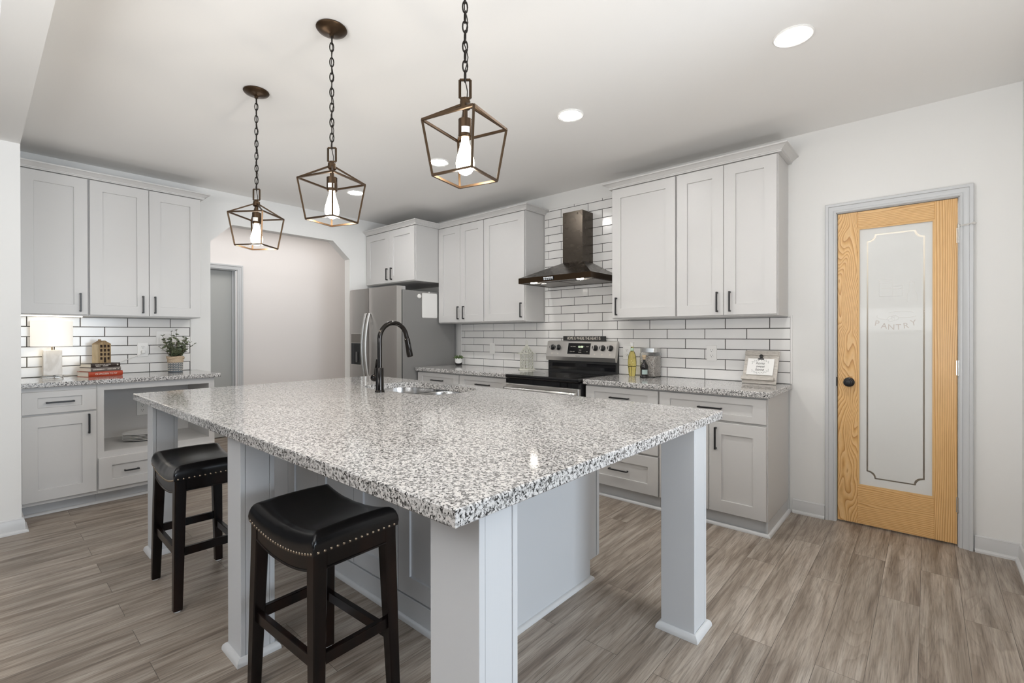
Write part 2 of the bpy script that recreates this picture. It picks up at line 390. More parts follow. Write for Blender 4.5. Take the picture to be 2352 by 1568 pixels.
struct('wall_hall', MB().prism([(-1.22, -4.2, 0), (-1.22, -2.43, 0), (-1.22, -2.43, 2.06), (-1.22, -1.70, 2.06), (-1.22, -1.70, 0), (-1.22, 1.0, 0), (-1.22, 1.0, ZC), (-1.22, -4.2, ZC)], (-0.12, 0, 0)), M_hallwall, 'pale hall wall seen through the archway')
struct('wall_hall_end', MB().box(-1.22, -0.113, 0.45, 0.55, 0, ZC), M_hallwall, 'far end wall of the hall')
mb = MB(); mb.box(4.35, 4.40, 0.113, 1.05, 0, ZC); mb.box(5.60, 5.65, 0.113, 1.05, 0, ZC); mb.box(4.35, 5.65, 1.05, 1.10, 0, ZC)
struct('wall_pantry', mb, M_pantry, 'walls of the pantry closet')

BASE = [(0, 0), (0.030, 0), (0.029, 0.010), (0.022, 0.017), (0.014, 0.019), (0.013, 0.072), (0.009, 0.082), (0.009, 0.088), (0.004, 0.094), (0, 0.094)]
struct('baseboard_back', MB().sweep([(4.4605, -0.001), (4.6515, -0.001)], BASE), M_base, 'low grey baseboard between cabinet and pantry door')
struct('baseboard_right', MB().sweep([(5.3815, -0.001), (5.569, -0.001), (5.569, -1.75)], BASE), M_base, 'low grey baseboard right of pantry door')
struct('baseboard_front', MB().sweep([(5.0, -3.9)] * 0 + [(0.831, -3.80), (0.831, -3.644), (0.66, -3.644)][::1], [(o, z) for o, z in BASE]), M_base, 'grey baseboard around white wall end')
struct('baseboard_hall', MB().sweep([(-1.219, -1.615), (-1.219, 0.44)], BASE), M_base, 'grey baseboard along the hall wall')

# door casings
CAS = [(0, 0), (0, 0.010), (0.005, 0.014), (0.013, 0.014), (0.015, 0.010), (0.019, 0.013), (0.036, 0.019), (0.041, 0.019), (0.043, 0.026), (0.057, 0.028), (0.0605, 0.025), (0.061, 0.0)]   # (across, out)
def casing(name, T, u0, u1, v1, w0, label, wall_u=None):
    mb = MB(T); k = len(CAS)
    # path up left side, over, down right; offset outwards across
    def ring(p, dx, dy): return [(p[0]+dx*a, p[1]+dy*a, w0+o) for a, o in CAS]
    mb.loft([ring((u0, 0), -1, 0), ring((u0, v1), -1, 1), ring((u1, v1), 1, 1), ring((u1, 0), 1, 0)])
    return struct(name, mb, M_trim, label)
casing('trim_1', 'B', DX0+0.002, DX1-0.002, DZ-0.002, 0.0005, 'grey moulded casing around the pantry door')
casing('trim_2', 'L', -2.43+0.004, -1.70+0.012, 2.06-0.004, -1.2195, 'grey moulded casing around the hall door')
# jambs
mb = MB(); mb.box(DX0-0.0, DX0+0.006, 0.001, 0.112, 0, DZ); mb.box(DX1-0.006, DX1, 0.001, 0.112, 0, DZ); mb.box(DX0, DX1, 0.001, 0.112, DZ-0.006, DZ)
struct('trim_3', mb, M_trim, 'grey jamb inside the pantry doorway')
mb = MB(); mb.box(-1.335, -1.221, -1.712, -1.70, 0, 2.06); mb.box(-1.335, -1.221, -2.43, -1.70, 2.048, 2.06); mb.box(-1.29, -1.275, -1.725, -1.712, 0, 2.048)
struct('trim_4', mb, M_trim, 'grey jamb inside the hall doorway')

# ---- pantry door
d1 = thing('door_1', None, None, (DX0, 0, 0)); d1['kind'] = 'structure'; d1['label'] = 'pine pantry door with tall frosted glass panel'
a0, a1 = DX0+0.009, DX1-0.009; g0, g1, gz0, gz1 = 4.831, 5.207, 0.262, 1.953; dz0, dz1 = 0.012, DZ-0.010
yf, yb = 0.006, 0.041
MB().box(a0, g0, yf, yb, dz0, dz1, 0.002).build('stile', M_pinev, d1)
MB().box(g1, a1, yf, yb, dz0, dz1, 0.002).build('stile', M_pinev2, d1)
MB().box(g0, g1, yf+0.0005, yb, dz0, gz0, 0.002).build('rail', M_pineh, d1)
MB().box(g0, g1, yf+0.0005, yb, gz1, dz1, 0.002).build('rail', M_pineh, d1)
mb = MB()                                            # glazing bead
bd = [(0, 0), (0.009, 0.0), (0.009, 0.006), (0, 0.012)]
mb.loft([[(x+sx*o, yf+0.002+d, z+sz*o) for o, d in bd] for x, z, sx, sz in ((g0, gz0, 1, 1), (g1, gz0, -1, 1), (g1, gz1, -1, -1), (g0, gz1, 1, -1))], loop=True)
mb.build('glazing_bead', M_pineb, d1)
# frosted pane with a clear notched-corner band left unfrosted
b0, b1, bz0, bz1 = 4.877, 5.164, 0.318, 1.905; nt = 0.042
def notch(i):
    x0, x1, z0, z1 = b0+i, b1-i, bz0+i, bz1-i; n_ = nt
    pts = []
    for cx, cz, a in ((x0, z0, 90), (x1, z0, 180), (x1, z1, 270), (x0, z1, 0)):
        # concave quarter cut
        arc = [(cx+n_*math.cos(math.radians(t)), cz+n_*math.sin(math.radians(t))) for t in [a - 90*j/6 for j in range(7)]]
        pts += arc
    return pts
def notch2(i):
    x0, x1, z0, z1 = b0+i, b1-i, bz0+i, bz1-i; pts = []
    for cx, cz, s0, s1 in ((x0, z0, 90, 0), (x1, z0, 180, 90), (x1, z1, 270, 180), (x0, z1, 360, 270)):
        pts += [(cx+nt*math.cos(math.radians(s0+(s1-s0)*j/6)), cz+nt*math.sin(math.radians(s0+(s1-s0)*j/6))) for j in range(7)]
    return pts
def vplate(outer, holes, y0, y1):
    m = MB().plate(outer, holes, 0, 1)
    for v in m.bm.verts: x, z, k = v.co; v.co = (x, y0+(y1-y0)*k, z)
    return m
rect = [(g0+0.001, gz0+0.001), (g1-0.001, gz0+0.001), (g1-0.001, gz1-0.001), (g0+0.001, gz1-0.001)]
vplate(rect, [notch2(0)], 0.018, 0.0195).build('frosted_border', M_frost, d1, smooth=0)
pn = vplate(notch2(0.0085), [], 0.018, 0.0195).build('frosted_pane', M_frost, d1, smooth=0)
MB().box(g0+0.001, g1-0.001, 0.0205, 0.0235, gz0+0.001, gz1-0.001).build('clear_pane', M_clear, d1)
# etched motif and lettering
cxm = (b0+b1)/2
for i, ch in enumerate('PANTRY'):
    a = (i-2.5)*0.036; zz = 1.300+0.55*a*a*6 - 0.0
    text('pantry_letter', ch, 0.050, M_etch, MT((cxm+a, 0.0178, zz), (1, 0, (i-2.5)*0.07), (-(i-2.5)*0.07, 0, 1)), d1, 0.0002, 0.95)
mb = MB(); r_ = 0.0011
ell = lambda cx, cz, rx, rz, t0=0, t1=360, n=20: [(cx+rx*math.cos(math.radians(t0+(t1-t0)*k/n)), 0.0176, cz+rz*math.sin(math.radians(t0+(t1-t0)*k/n))) for k in range(n+1)]
for pts in (ell(cxm-0.045, 1.605, 0.034, 0.008), [(cxm-0.079, 0.0176, 1.605), (cxm-0.079, 0.0176, 1.50), (cxm-0.011, 0.0176, 1.50), (cxm-0.011, 0.0176, 1.605)], ell(cxm-0.045, 1.592, 0.034, 0.008, 180, 360),
            ell(cxm-0.045, 1.555, 0.03, 0.006, 180, 360), ell(cxm+0.013, 1.565, 0.024, 0.005), [(cxm+0.037, 0.0176, 1.565), (cxm+0.037, 0.0176, 1.50), (cxm-0.011, 0.0176, 1.50)], ell(cxm+0.013, 1.55, 0.024, 0.005, 180, 360),
            [(cxm+0.070, 0.0176, 1.585), (cxm+0.070, 0.0176, 1.53), (cxm+0.058, 0.0176, 1.51), (cxm+0.058, 0.0176, 1.46)], [(cxm+0.094, 0.0176, 1.585), (cxm+0.094, 0.0176, 1.53), (cxm+0.106, 0.0176, 1.51), (cxm+0.106, 0.0176, 1.46)], ell(cxm+0.082, 1.585, 0.012, 0.003),
            ell(cxm-0.045, 1.372, 0.045, 0.018, 150, 360), ell(cxm+0.0, 1.362, 0.018, 0.016), ell(cxm-0.018, 1.356, 0.017, 0.016), ell(cxm+0.055, 1.375, 0.05, 0.012, 180, 350), ell(cxm+0.03, 1.392, 0.06, 0.01, 0, 170)):
    mb.tube(pts, r_, 5)
mb.build('etched_jars', M_etch2, d1)
# knob, latch, hinges
kx, kz = 4.785, 0.940
k = MB().lathe([(0.030, 0), (0.031, 0.004), (0.026, 0.008), (0.012, 0.012), (0.011, 0.026), (0.020, 0.034), (0.027, 0.044), (0.027, 0.050), (0.021, 0.056), (0.018, 0.0565), (0.014, 0.060), (0, 0.061)], (kx, yf, kz), 32, (0, -1, 0)).build('door_knob', M_black, d1)
MB().box(DX0+0.001, DX0+0.009, -0.004, 0.02, kz-0.03, kz+0.03, 0.001).build('strike_plate', M_black, d1)
for hz in (1.84, 1.057, 0.248):
    hg = MB().cyl((DX1-0.004, -0.006, hz-0.045), (DX1-0.004, -0.006, hz+0.045), 0.0065, n=14)
    hg.box(DX1-0.014, DX1-0.006, 0.001, 0.007, hz-0.044, hz+0.044)
    hg.build('hinge', M_chrome, d1)
mb = MB(); mb.bar((DX1-0.004, -0.008, 1.893), (DX1+0.058, -0.035, 1.897), 0.007); mb.cyl((DX1+0.056, -0.034, 1.897), (DX1+0.062, -0.022, 1.897), 0.008)
mb.cyl((DX1+0.030, -0.024, 1.893), (DX1+0.030, -0.004, 1.893), 0.004); mb.cyl((DX1-0.004, -0.008, 1.884), (DX1-0.004, -0.008, 1.902), 0.009)
mb.build('hinge_pin_stop', M_chrome, d1)
# ---- hall door
d2 = thing('door_2', None, None, (-1.3, -2.06, 0)); d2['kind'] = 'structure'; d2['label'] = 'plain grey door seen through archway'
MB().box(-1.33, -1.295, -2.428, -1.714, 0.01, 2.046, 0.002).build('door_slab', M_door2, d2)
MB().box(-1.296, -1.288, -1.722, -1.7125, 0.88, 0.96).build('latch_plate', M_black, d2)

# ------------------------------------------------------------------ tile backsplashes
def tiles(name, T, regions, u_off, v_off, label, pu, pv):
    root = thing(name, label, 'backsplash', (0, 0, 0)); g = 0.0024
    mb, gm = MB(T), MB(T)
    for (u0, u1, v0, v1) in regions:
        gm.box(u0, u1, v0, v1, 0.0012, 0.0055)
        r0 = int(math.floor((v0-v_off)/pv))-1
        for r in range(r0, r0+int((v1-v0)/pv)+4):
            a0, a1 = v_off+r*pv+g, v_off+(r+1)*pv-g
            a0, a1 = max(a0, v0+0.0004), min(a1, v1-0.0004)
            if a1-a0 < 0.006: continue
            sh = u_off+(pu/2 if r % 2 else 0)
            c0 = int(math.floor((u0-sh)/pu))-1
            for c in range(c0, c0+int((u1-u0)/pu)+4):
                b0_, b1_ = max(sh+c*pu+g, u0+0.0004), min(sh+(c+1)*pu-g, u1-0.0004)
                if b1_-b0_ < 0.006: continue
                e = 0.0022
                q = lambda i, w: [(b0_+i, a0+i, w), (b1_-i, a0+i, w), (b1_-i, a1-i, w), (b0_+i, a1-i, w)]
                mb.loft([q(0, 0.005), q(0, 0.0075), q(e, 0.009)])
    mb.build('tiles', M_tile, root, 20); gm.build('grout', M_grout, root, 0)
    return root
ZR, ZL = 0.903, 0.932
tb = tiles('tile_backsplash', 'B', [(1.022, 4.445, ZR+0.0005, ZR+0.0005+6*0.0795), (2.262, 3.19, ZR+0.0005+6*0.0795, 2.516)], 4.313-0.308*2+0.154, ZR+0.0005, 'white subway tile backsplash with dark grout behind the range', 0.308, 0.0795)
mb = MB('B'); mb.box(4.4455, 4.459, ZR+0.0005, 1.392, 0.001, 0.011, 0.002); mb.build('edge_trim', M_tile, tb)
mb = MB('B'); mb.box(1.010, 1.0215, ZR+0.0005, 1.384, 0.001, 0.011, 0.002); mb.build('edge_trim', M_tile, tb)
tl = tiles('tile_backsplash', 'L', [(-3.640, -2.506, ZL+0.0005, 1.403)], -2.966+0.1525, ZL+0.0005, 'white subway tile backsplash above the left coffee counter', 0.305, 0.0785)
mb = MB('L'); mb.box(-2.5055, -2.494, ZL+0.0005, 1.403, 0.001, 0.011, 0.002); mb.build('edge_trim', M_tile, tl)

# ------------------------------------------------------------------ cabinets
def shaker(T, u0, u1, v0, v1, w0, parent, name='door', st=0.077, th=0.020, rec=0.011, m=None):
    if min(u1-u0, v1-v0) < 0.2: st = min(st, 0.042 if (v1-v0) < 0.2 else 0.05)
    w1 = w0+th; q = lambda i, w, j=None: [(u0+i, v0+(i if j is None else j), w), (u1-i, v0+(i if j is None else j), w), (u1-i, v1-(i if j is None else j), w), (u0+i, v1-(i if j is None else j), w)]
    sj = st if (v1-v0) > 0.25 else min(st, (v1-v0)*0.27)
    si = 0.077 if (u1-u0) > 0.22 else st
    mb = MB(T).loft([q(0, w0), q(0, w1-0.002), q(0.002, w1), q(si, w1, sj), q(si+0.0015, w1-rec, sj+0.0015)])
    return mb.build(name, m or M_cab, parent, 20)
def pull(T, u, v, w, L, vert, parent):
    mb = MB(T); s = 0.0055; h = 0.028
    if vert:
        mb.box(u-s, u+s, v-L/2, v+L/2, w+h-0.010, w+h, 0.002)
        for k_ in (-1, 1): mb.box(u-s, u+s, v+k_*(L/2-0.006)-0.006, v+k_*(L/2-0.006)+0.006, w+0.0002, w+h-0.004, 0.0015)
    else:
        mb.box(u-L/2, u+L/2, v-s, v+s, w+h-0.010, w+h, 0.002)
        for k_ in (-1, 1): mb.box(u+k_*(L/2-0.006)-0.006, u+k_*(L/2-0.006)+0.006, v-s, v+s, w+0.0002, w+h-0.004, 0.0015)
    return mb.build('handle', M_black, parent)
def pt(T, u, v, w): return (u, -w, v) if T == 'B' else (w, u, v)
WU = 0.300
def upper(T, u0, u1, v0, v1, doors, label, w=WU, grp=None):
    r = thing('wall_cabinet', label, 'cabinet', pt(T, (u0+u1)/2, v0, 0), 0, grp)
    mb = MB(T); mb.box(u0, u1, v0, v1, 0.0015, w, 0.001); mb.build('body', M_cab, r)
    for (d0, d1_, hu, hv, L) in doors:
        d = shaker(T, d0, d1_, v0+0.008, v1-0.006, w+0.001, r)
        pull(T, hu, hv, w+0.021, L, True, d)
    return r
ZUB, ZUT = 1.386, 2.464
upper('B', 0.971, 1.6975, ZUB, ZUT, [(0.978, 1.335, 1.313, 1.497, 0.142), (1.338, 1.694, 1.40, 1.497, 0.142)], 'tall grey double-door wall cabinet beside fridge, two handles together')
upper('B', 1.6985, 2.2535, ZUB, ZUT, [(1.703, 2.249, 2.215, 1.497, 0.145)], 'grey single-door wall cabinet just left of the range hood')
upper('B', 3.1965, 3.7445, ZUB, ZUT, [(3.202, 3.738, 3.245, 1.489, 0.146)], 'grey single-door wall cabinet just right of the range hood')
upper('B', 3.7455, 4.43, ZUB, ZUT, [(3.751, 4.087, 4.047, 1.489, 0.144), (4.090, 4.425, 4.133, 1.489, 0.144)], 'grey double-door wall cabinet nearest the pantry door')
upper('B', 0.012, 0.9705, 1.852, ZUT, [(0.018, 0.489, 0.460, 1.960, 0.138), (0.492, 0.964, 0.547, 1.960, 0.138)], 'deep short grey cabinet above the refrigerator', 0.633)
upper('L', -3.638, -3.2545, ZUB+0.02, ZUT, [(-3.632, -3.262, -3.304, 1.508, 0.142)], 'grey single-door wall cabinet above the glowing table lamp')
upper('L', -3.2535, -2.502, ZUB+0.02, ZUT, [(-3.249, -2.879, -2.92, 1.508, 0.142), (-2.876, -2.507, -2.839, 1.508, 0.142)], 'grey double-door wall cabinet above the books and leafy plant')
CR = [(-0.004, 0.0), (0.024, 0.0), (0.024, 0.008), (0.029, 0.010), (0.029, 0.016), (0.034, 0.020), (0.043, 0.026), (0.055, 0.036), (0.063, 0.040), (0.068, 0.041), (0.068, 0.051), (-0.004, 0.051)]
CR = [(o*0.95, z*0.95) for o, z in CR]
def crown(path, label):
    mb = MB().sweep(path, CR, ZUT+0.0006); o = mb.build('crown_moulding', M_cab, None, 25); tag(o, label, 'moulding')
    return o
crown([(0.004, -0.6335), (0.971, -0.6335), (0.971, -0.3005), (2.2535, -0.3005), (2.2535, -0.0105)], 'stepped grey crown moulding over fridge cabinet and left range cabinets')
crown([(3.1965, -0.0105), (3.1965, -0.3005), (4.43, -0.3005), (4.43, -0.002)], 'grey crown moulding on cabinets right of the hood')
crown([(0.3005, -3.640), (0.3005, -2.502), (0.002, -2.502)], 'grey crown moulding on cabinets along left wall')

SHOE = [(0, 0), (0.017, 0), (0.0165, 0.006), (0.013, 0.013), (0.006, 0.018), (0, 0.019)]
def base(T, u0, u1, v1, drawers, doors, label, toe=0.585, w=0.598, end=None):
    r = thing('base_cabinet', label, 'cabinet', pt(T, (u0+u1)/2, 0, w/2))
    mb = MB(T); mb.box(u0, u1, 0.092, v1, 0.0015, w, 0.001); mb.build('body', M_cab, r)
    mb = MB(T); mb.box(u0, u1, 0.0005, 0.0915, 0.0015, toe); mb.build('toe_kick', M_trim, r)
    for (d0, d1_, z0, z1, hu, L) in drawers:
        d = shaker(T, d0, d1_, z0, z1, w+0.001, r, 'drawer')
        for h in (hu if isinstance(hu, (list, tuple)) else [hu]): pull(T, h, (z0+z1)/2, w+0.021, L, False, d)
    for (d0, d1_, z0, z1, hu, hv, L) in doors:
        d = shaker(T, d0, d1_, z0, z1, w+0.001, r)
        pull(T, hu, hv, w+0.021, L, True, d)
    return r
ZB = ZR-0.0385
base('B', 0.974, 1.6415, ZB, [(0.979, 1.636, 0.705, 0.852, 1.313, 0.185)], [(0.979, 1.298, 0.10, 0.69, 1.262, 0.60, 0.145), (1.301, 1.636, 0.10, 0.69, 1.34, 0.60, 0.145)], 'grey base cabinet next to refrigerator side, one wide drawer on top')
base('B', 1.6425, 2.318, ZB, [(1.648, 2.312, 0.705, 0.852, 1.985, 0.185)], [(1.648, 1.978, 0.10, 0.69, 1.942, 0.60, 0.145), (1.981, 2.312, 0.10, 0.69, 2.02, 0.60, 0.145)], 'grey base cabinet directly left of the range under succulent counter')
base('B', 3.128, 3.7385, ZB, [(3.133, 3.733, 0.705, 0.852, 3.432, 0.16), (3.133, 3.733, 0.388, 0.692, 3.432, 0.16), (3.133, 3.733, 0.097, 0.375, 3.425, 0.16)], [], 'grey three-drawer base cabinet directly right of the range')
bc = base('B', 3.7395, 4.437, ZB, [(3.745, 4.431, 0.697, 0.852, 4.095, 0.155)], [(3.745, 4.085, 0.097, 0.683, 4.040, 0.578, 0.146), (4.089, 4.431, 0.097, 0.683, 4.133, 0.578, 0.146)], 'grey base cabinet with drawer over doors at pantry end')
mb = MB(); mb.box(4.425, 4.4365, -0.597, -0.0015, 0.0005, 0.0915); mb.build('end_panel', M_trim, bc)
mb = MB(); mb.box(4.4372, 4.443, -0.024, -0.0015, 0.019, ZB); mb.build('scribe_strip', M_trim, bc)
mb = MB().sweep([(3.128, -0.5855), (4.4368, -0.5985), (4.4372, -0.002)], SHOE, 0.0006)
mb.build('shoe_moulding', M_base, bc)
L1 = base('L', -3.640, -3.2475, ZL-0.0325, [(-3.634, -3.253, 0.716, 0.868, -3.444, 0.148)], [(-3.634, -3.253, 0.118, 0.703, -3.294, 0.62, 0.142)], 'grey base cabinet at far left with drawer above single door', 0.515)
# open microwave cabinet
r = thing('open_cabinet', 'open-fronted grey microwave cabinet holding stacked white plates', 'cabinet', (0.3, -2.865, 0))
u0, u1, v1, w = -3.2465, -2.483, ZL-0.0325, 0.598
n0, n1, nz0, nz1 = -3.207, -2.525, 0.395, 0.850
mb = MB('L')
mb.box(u0, n0, 0.092, v1, 0.0015, w); mb.box(n1, u1, 0.092, v1, 0.0015, w)
mb.box(n0, n1, nz1, v1, 0.0015, w); mb.box(n0, n1, 0.092, nz0-0.0, 0.0015, w); mb.box(n0, n1, nz0, nz1, 0.0015, 0.012)
mb.build('body', M_cab, r)
mb = MB('L'); mb.box(u0, u1, 0.0005, 0.0915, 0.0015, 0.515); mb.build('toe_kick', M_trim, r)
d = shaker('L', u0+0.005, u1-0.005, 0.122, 0.352, w+0.001, r, 'drawer')
for hu in (-3.05, -2.68): pull('L', hu, 0.237, w+0.021, 0.092, False, d)
mb = MB().sweep([(0.5155, -3.635), (0.5155, -2.4835), (0.02, -2.4828)], SHOE, 0.0006); mb.build('shoe_moulding', M_base, r)

# counters
def slab(name, x0, x1, y0, y1, z0, z1, label):
    o = MB().box(x0, x1, y0, y1, z0, z1, 0.004).build(name, M_granite); tag(o, label, 'countertop'); return o
slab('granite_countertop', 0.012, 0.648, -3.643, -2.448, ZL-0.032, ZL, 'speckled granite counter along left wall under lamp and books')
slab('granite_countertop', 0.978, 2.328, -0.652, -0.0125, ZR-0.038, ZR, 'speckled granite counter between refrigerator and range')
slab('granite_countertop', 3.122, 4.458, -0.648, -0.0125, ZR-0.038, ZR, 'speckled granite counter right of range under picture board')

# ------------------------------------------------------------------ island
IX0, IX1, IY0, IY1, IZ = 1.667, 4.482, -3.225, -1.615, 0.914
def rrect(x0, x1, y0, y1, r, n=8):
    pts = []
    for cx, cy, a in ((x1-r, y1-r, 0), (x0+r, y1-r, 90), (x0+r, y0+r, 180), (x1-r, y0+r, 270)):
        pts += [(cx+r*math.cos(math.radians(a+90*k/n)), cy+r*math.sin(math.radians(a+90*k/n))) for k in range(n+1)]
    return pts
SK = (2.30, 3.10, -2.165, -1.708)
hole = rrect(*SK, 0.17, 10)
mb = MB(); e = 0.003
mb.plate([(IX0+e, IY0+e), (IX1-e, IY0+e), (IX1-e, IY1-e), (IX0+e, IY1-e)], [hole], IZ-0.038, IZ)
q = lambda i, z: [(IX0+i, IY0+i, z), (IX1-i, IY0+i, z), (IX1-i, IY1-i, z), (IX0+i, IY1-i, z)]
mb.bm.faces.ensure_lookup_table()
mb2 = MB(); mb2.plate([(IX0+e, IY0+e), (IX1-e, IY0+e), (IX1-e, IY1-e), (IX0+e, IY1-e)], [hole], IZ-0.038, IZ)
bmesh.ops.delete(mb2.bm, geom=[f for f in mb2.bm.faces if abs(f.normal.z) < 0.1 and all(min(abs(v.co.x-IX0-e), abs(v.co.x-IX1+e), abs(v.co.y-IY0-e), abs(v.co.y-IY1+e)) < 1e-5 for v in f.verts)], context='FACES')
mb2.loft([q(e, IZ-0.038), q(0, IZ-0.038+e), q(0, IZ-e), q(e, IZ)], cap0=False, cap1=False)
mb.bm.free()
o = mb2.build('island_countertop', M_granite); tag(o, 'large speckled granite island top with sink cutout', 'countertop')

# island cabinet
isl = thing('kitchen_island', 'grey panelled island cabinet under the big granite top', 'kitchen island', (2.85, -2.13, 0))
bx0, bx1, by0, by1 = 1.79, 3.87, -2.568, -1.672
mb = MB(); mb.box(bx0, 2.18, by0, by1, 0.1, 0.8755); mb.box(3.22, bx1, by0, by1, 0.1, 0.8755)
mb.box(2.18, 3.22, by0, -2.24, 0.1, 0.8755); mb.box(2.18, 3.22, -1.688, by1, 0.1, 0.8755); mb.box(2.18, 3.22, -2.24, -1.688, 0.1, 0.62)
mb.box(bx0, bx1, by0, -1.755, 0.0005, 0.1); mb.build('body', M_isl, isl, 0)
mb = MB(); mb.box(bx1, bx1+0.006, by0-0.004, by1, 0.0998, 0.8755); mb.box(bx1, bx1+0.006, by0-0.004, -1.755, 0.0005, 0.0998); mb.build('end_panel', M_isl, isl, 0)
mb = MB(); mb.box(bx1+0.006, bx1+0.010, by1-0.022, by1+0.001, 0.105, 0.8755, 0.001); mb.build('corner_strip', M_isl, isl)
for k_ in range(5):
    x0 = 1.892+0.374*k_
    shaker(None, 0, 0, 0, 0, 0, None) if False else None
    mbp = MB(); y_ = by0-0.001; th = 0.018
    qq = lambda i, y: [(x0+0.002+i, y, 0.112+i), (x0+0.372-i, y, 0.112+i), (x0+0.372-i, y, 0.862-i), (x0+0.002+i, y, 0.862-i)]
    mbp.loft([qq(0, y_), qq(0, y_-th+0.002), qq(0.002, y_-th), qq(0.085, y_-th), qq(0.0865, y_-th+0.009)]); mbp.build('panel', M_isl, isl, 20)
mb = MB(); mb.box(bx0, bx1+0.005, by0-0.019, by0-0.0005, 0.0005, 0.104, 0.001); mb.build('base_board', M_isl, isl)
MB().box(3.762, bx1+0.006, by0-0.019, by0-0.0045, 0.106, 0.8755, 0.001).build('filler_strip', M_isl, isl)
MB().box(bx0, 1.892, by0-0.019, by0-0.0005, 0.106, 0.8755, 0.001).build('filler_strip', M_isl, isl)
mb = MB().sweep([(bx0, by0-0.0195), (bx1+0.0065, by0-0.0195), (bx1+0.0065, -1.7545), (bx0, -1.7545)], SHOE, 0.0006); mb.build('shoe_moulding', M_base, isl)
for k_ in range(4):                                  # range-side doors of the island
    x0 = 1.80+0.515*k_
    mbp = MB(); y_ = by1+0.001
    qq = lambda i, y: [(x0+0.002+i, y, 0.112+i), (x0+0.513-i, y, 0.112+i), (x0+0.513-i, y, 0.862-i), (x0+0.002+i, y, 0.862-i)]
    mbp.loft([qq(0, y_), qq(0, y_+0.018), qq(0.002, y_+0.02), qq(0.077, y_+0.02), qq(0.0785, y_+0.011)]); dd = mbp.build('door', M_isl, isl, 20)
    hx = x0+(0.47 if k_ % 2 == 0 else 0.045)
    mbp = MB(); mbp.box(hx-0.006, hx+0.006, y_+0.038, y_+0.048, 0.62, 0.77, 0.002)
    for z_ in (0.627, 0.763): mbp.box(hx-0.006, hx+0.006, y_+0.0205, y_+0.042, z_-0.006, z_+0.006)
    mbp.build('handle', M_black, dd)

def post(x0, x1, y0, y1, label):
    r = thing('island_post', label, 'post', ((x0+x1)/2, (y0+y1)/2, 0), 0, 'island corner posts')
    mb = MB(); g = 0.0012; t = 0.019; zt = 0.8755
    mb.box(x0+t, x1-t, y0+t, y1-t, 0.0006, zt)                                            # core
    mb.box(x0, x1, y0, y0+t-g, 0.0006, zt, 0.0012); mb.box(x0, x1, y1-t+g, y1, 0.0006, zt, 0.0012)   # front and back boards
    mb.box(x0+0.001, x0+t, y0+t, y1-t, 0.0006, zt, 0.0012); mb.box(x1-t, x1-0.001, y0+t, y1-t, 0.0006, zt, 0.0012)
    mb.build('shaft', M_isl, r)
    mb = MB().sweep([(x0, y1), (x0, y0), (x1, y0), (x1, y1)][::1], [(0.0004, 0), (0.0185, 0), (0.018, 0.010), (0.014, 0.020), (0.006, 0.027), (0.0004, 0.028)], 0.0006, closed=True)
    mb.build('base_moulding', M_base, r)
    return r
post(1.762, 1.880, -3.176, -3.055, 'grey square island post at far left corner, behind farther stool')
post(3.076, 3.212, -3.176, -3.050, 'grey square island post standing between the two black stools')
post(4.288, 4.453, -3.130, -3.003, 'grey square island post closest to the camera, under the near corner')
post(4.318, 4.460, -1.897, -1.759, 'grey square island post at right corner, in front of base cabinets')

# sink
sk = thing('kitchen_sink', 'stainless double bowl sink set under the granite island top', 'sink', (2.70, -1.93, 0.66))
def bowl(x0, x1, y0, y1, name):
    mb = MB(); R = lambda i, z, r: [(x, y, z) for x, y in rrect(x0+i, x1-i, y0+i, y1-i, r, 6)]
    mb.loft([R(-0.004, 0.8745, 0.15), R(0, 0.872, 0.148), R(0.004, 0.83, 0.145), R(0.010, 0.72, 0.14), R(0.030, 0.685, 0.12), R(0.06, 0.68, 0.09)], cap0=False)
    b = mb.build(name, M_chromes, sk, 50)
    cx, cy = (x0+x1)/2, (y0+y1)/2
    MB().lathe([(0.045, 0), (0.045, 0.002), (0.036, 0.003), (0.03, 0.0005), (0, 0.0005)], (cx, cy, 0.6805)).build('drain', M_chrome, b)
M_chromes = mat('sink_steel', (0.66, 0.65, 0.64), 0.22, 1.0)
bowl(2.27, 2.675, -2.19, -1.696, 'bowl'); bowl(2.705, 3.13, -2.19, -1.696, 'bowl')
# faucet
fx, fy = 2.712, -2.236
fa = thing('kitchen_faucet', 'tall black gooseneck faucet with side lever on the island', 'faucet', (fx, fy, IZ))
MB().lathe([(0.029, 0.0006), (0.029, 0.008), (0.0245, 0.013), (0.024, 0.018), (0.024, 0.142), (0.022, 0.146), (0, 0.146)], (fx, fy, IZ)).build('body', M_faucet, fa)
pts = [(fx, fy, IZ+0.14), (fx, fy, IZ+0.2), (fx, fy, IZ+0.29)]
R_ = 0.098; zc = IZ+0.318
for k_ in range(0, 15):
    a = PI-k_*PI/14*0.945
    pts.append((fx, fy+R_+R_*math.cos(a), zc+R_*math.sin(a)))
lx = Vector(pts[-1]); pv_ = Vector(pts[-2]); dr = (lx-pv_).normalized()
tip = lx+dr*0.02
pts.append(tuple(tip)); MB().tube(pts, 0.0145, 16).build('spout', M_faucet, fa)
dr = Vector((0.0, 0.20, -0.98)).normalized()
hd = MB().lathe([(0.0155, -0.004), (0.018, 0.0), (0.0185, 0.05), (0.0205, 0.10), (0.019, 0.112), (0.015, 0.114), (0, 0.114)], tip, 24, dr).build('spray_head', M_faucet, fa)
MB().box(tip.x+0.012, tip.x+0.0215, tip.y+0.004, tip.y+0.016, tip.z-0.07, tip.z-0.03, 0.002).build('spray_button', M_black, hd)
lv = MB().lathe([(0, -0.004), (0.020, -0.003), (0.024, 0.006), (0.024, 0.030), (0.021, 0.036), (0, 0.037)], (fx-0.018, fy-0.004, IZ+0.085), 24, (-1, -0.25, 0)).build('lever_hub', M_faucet, fa)
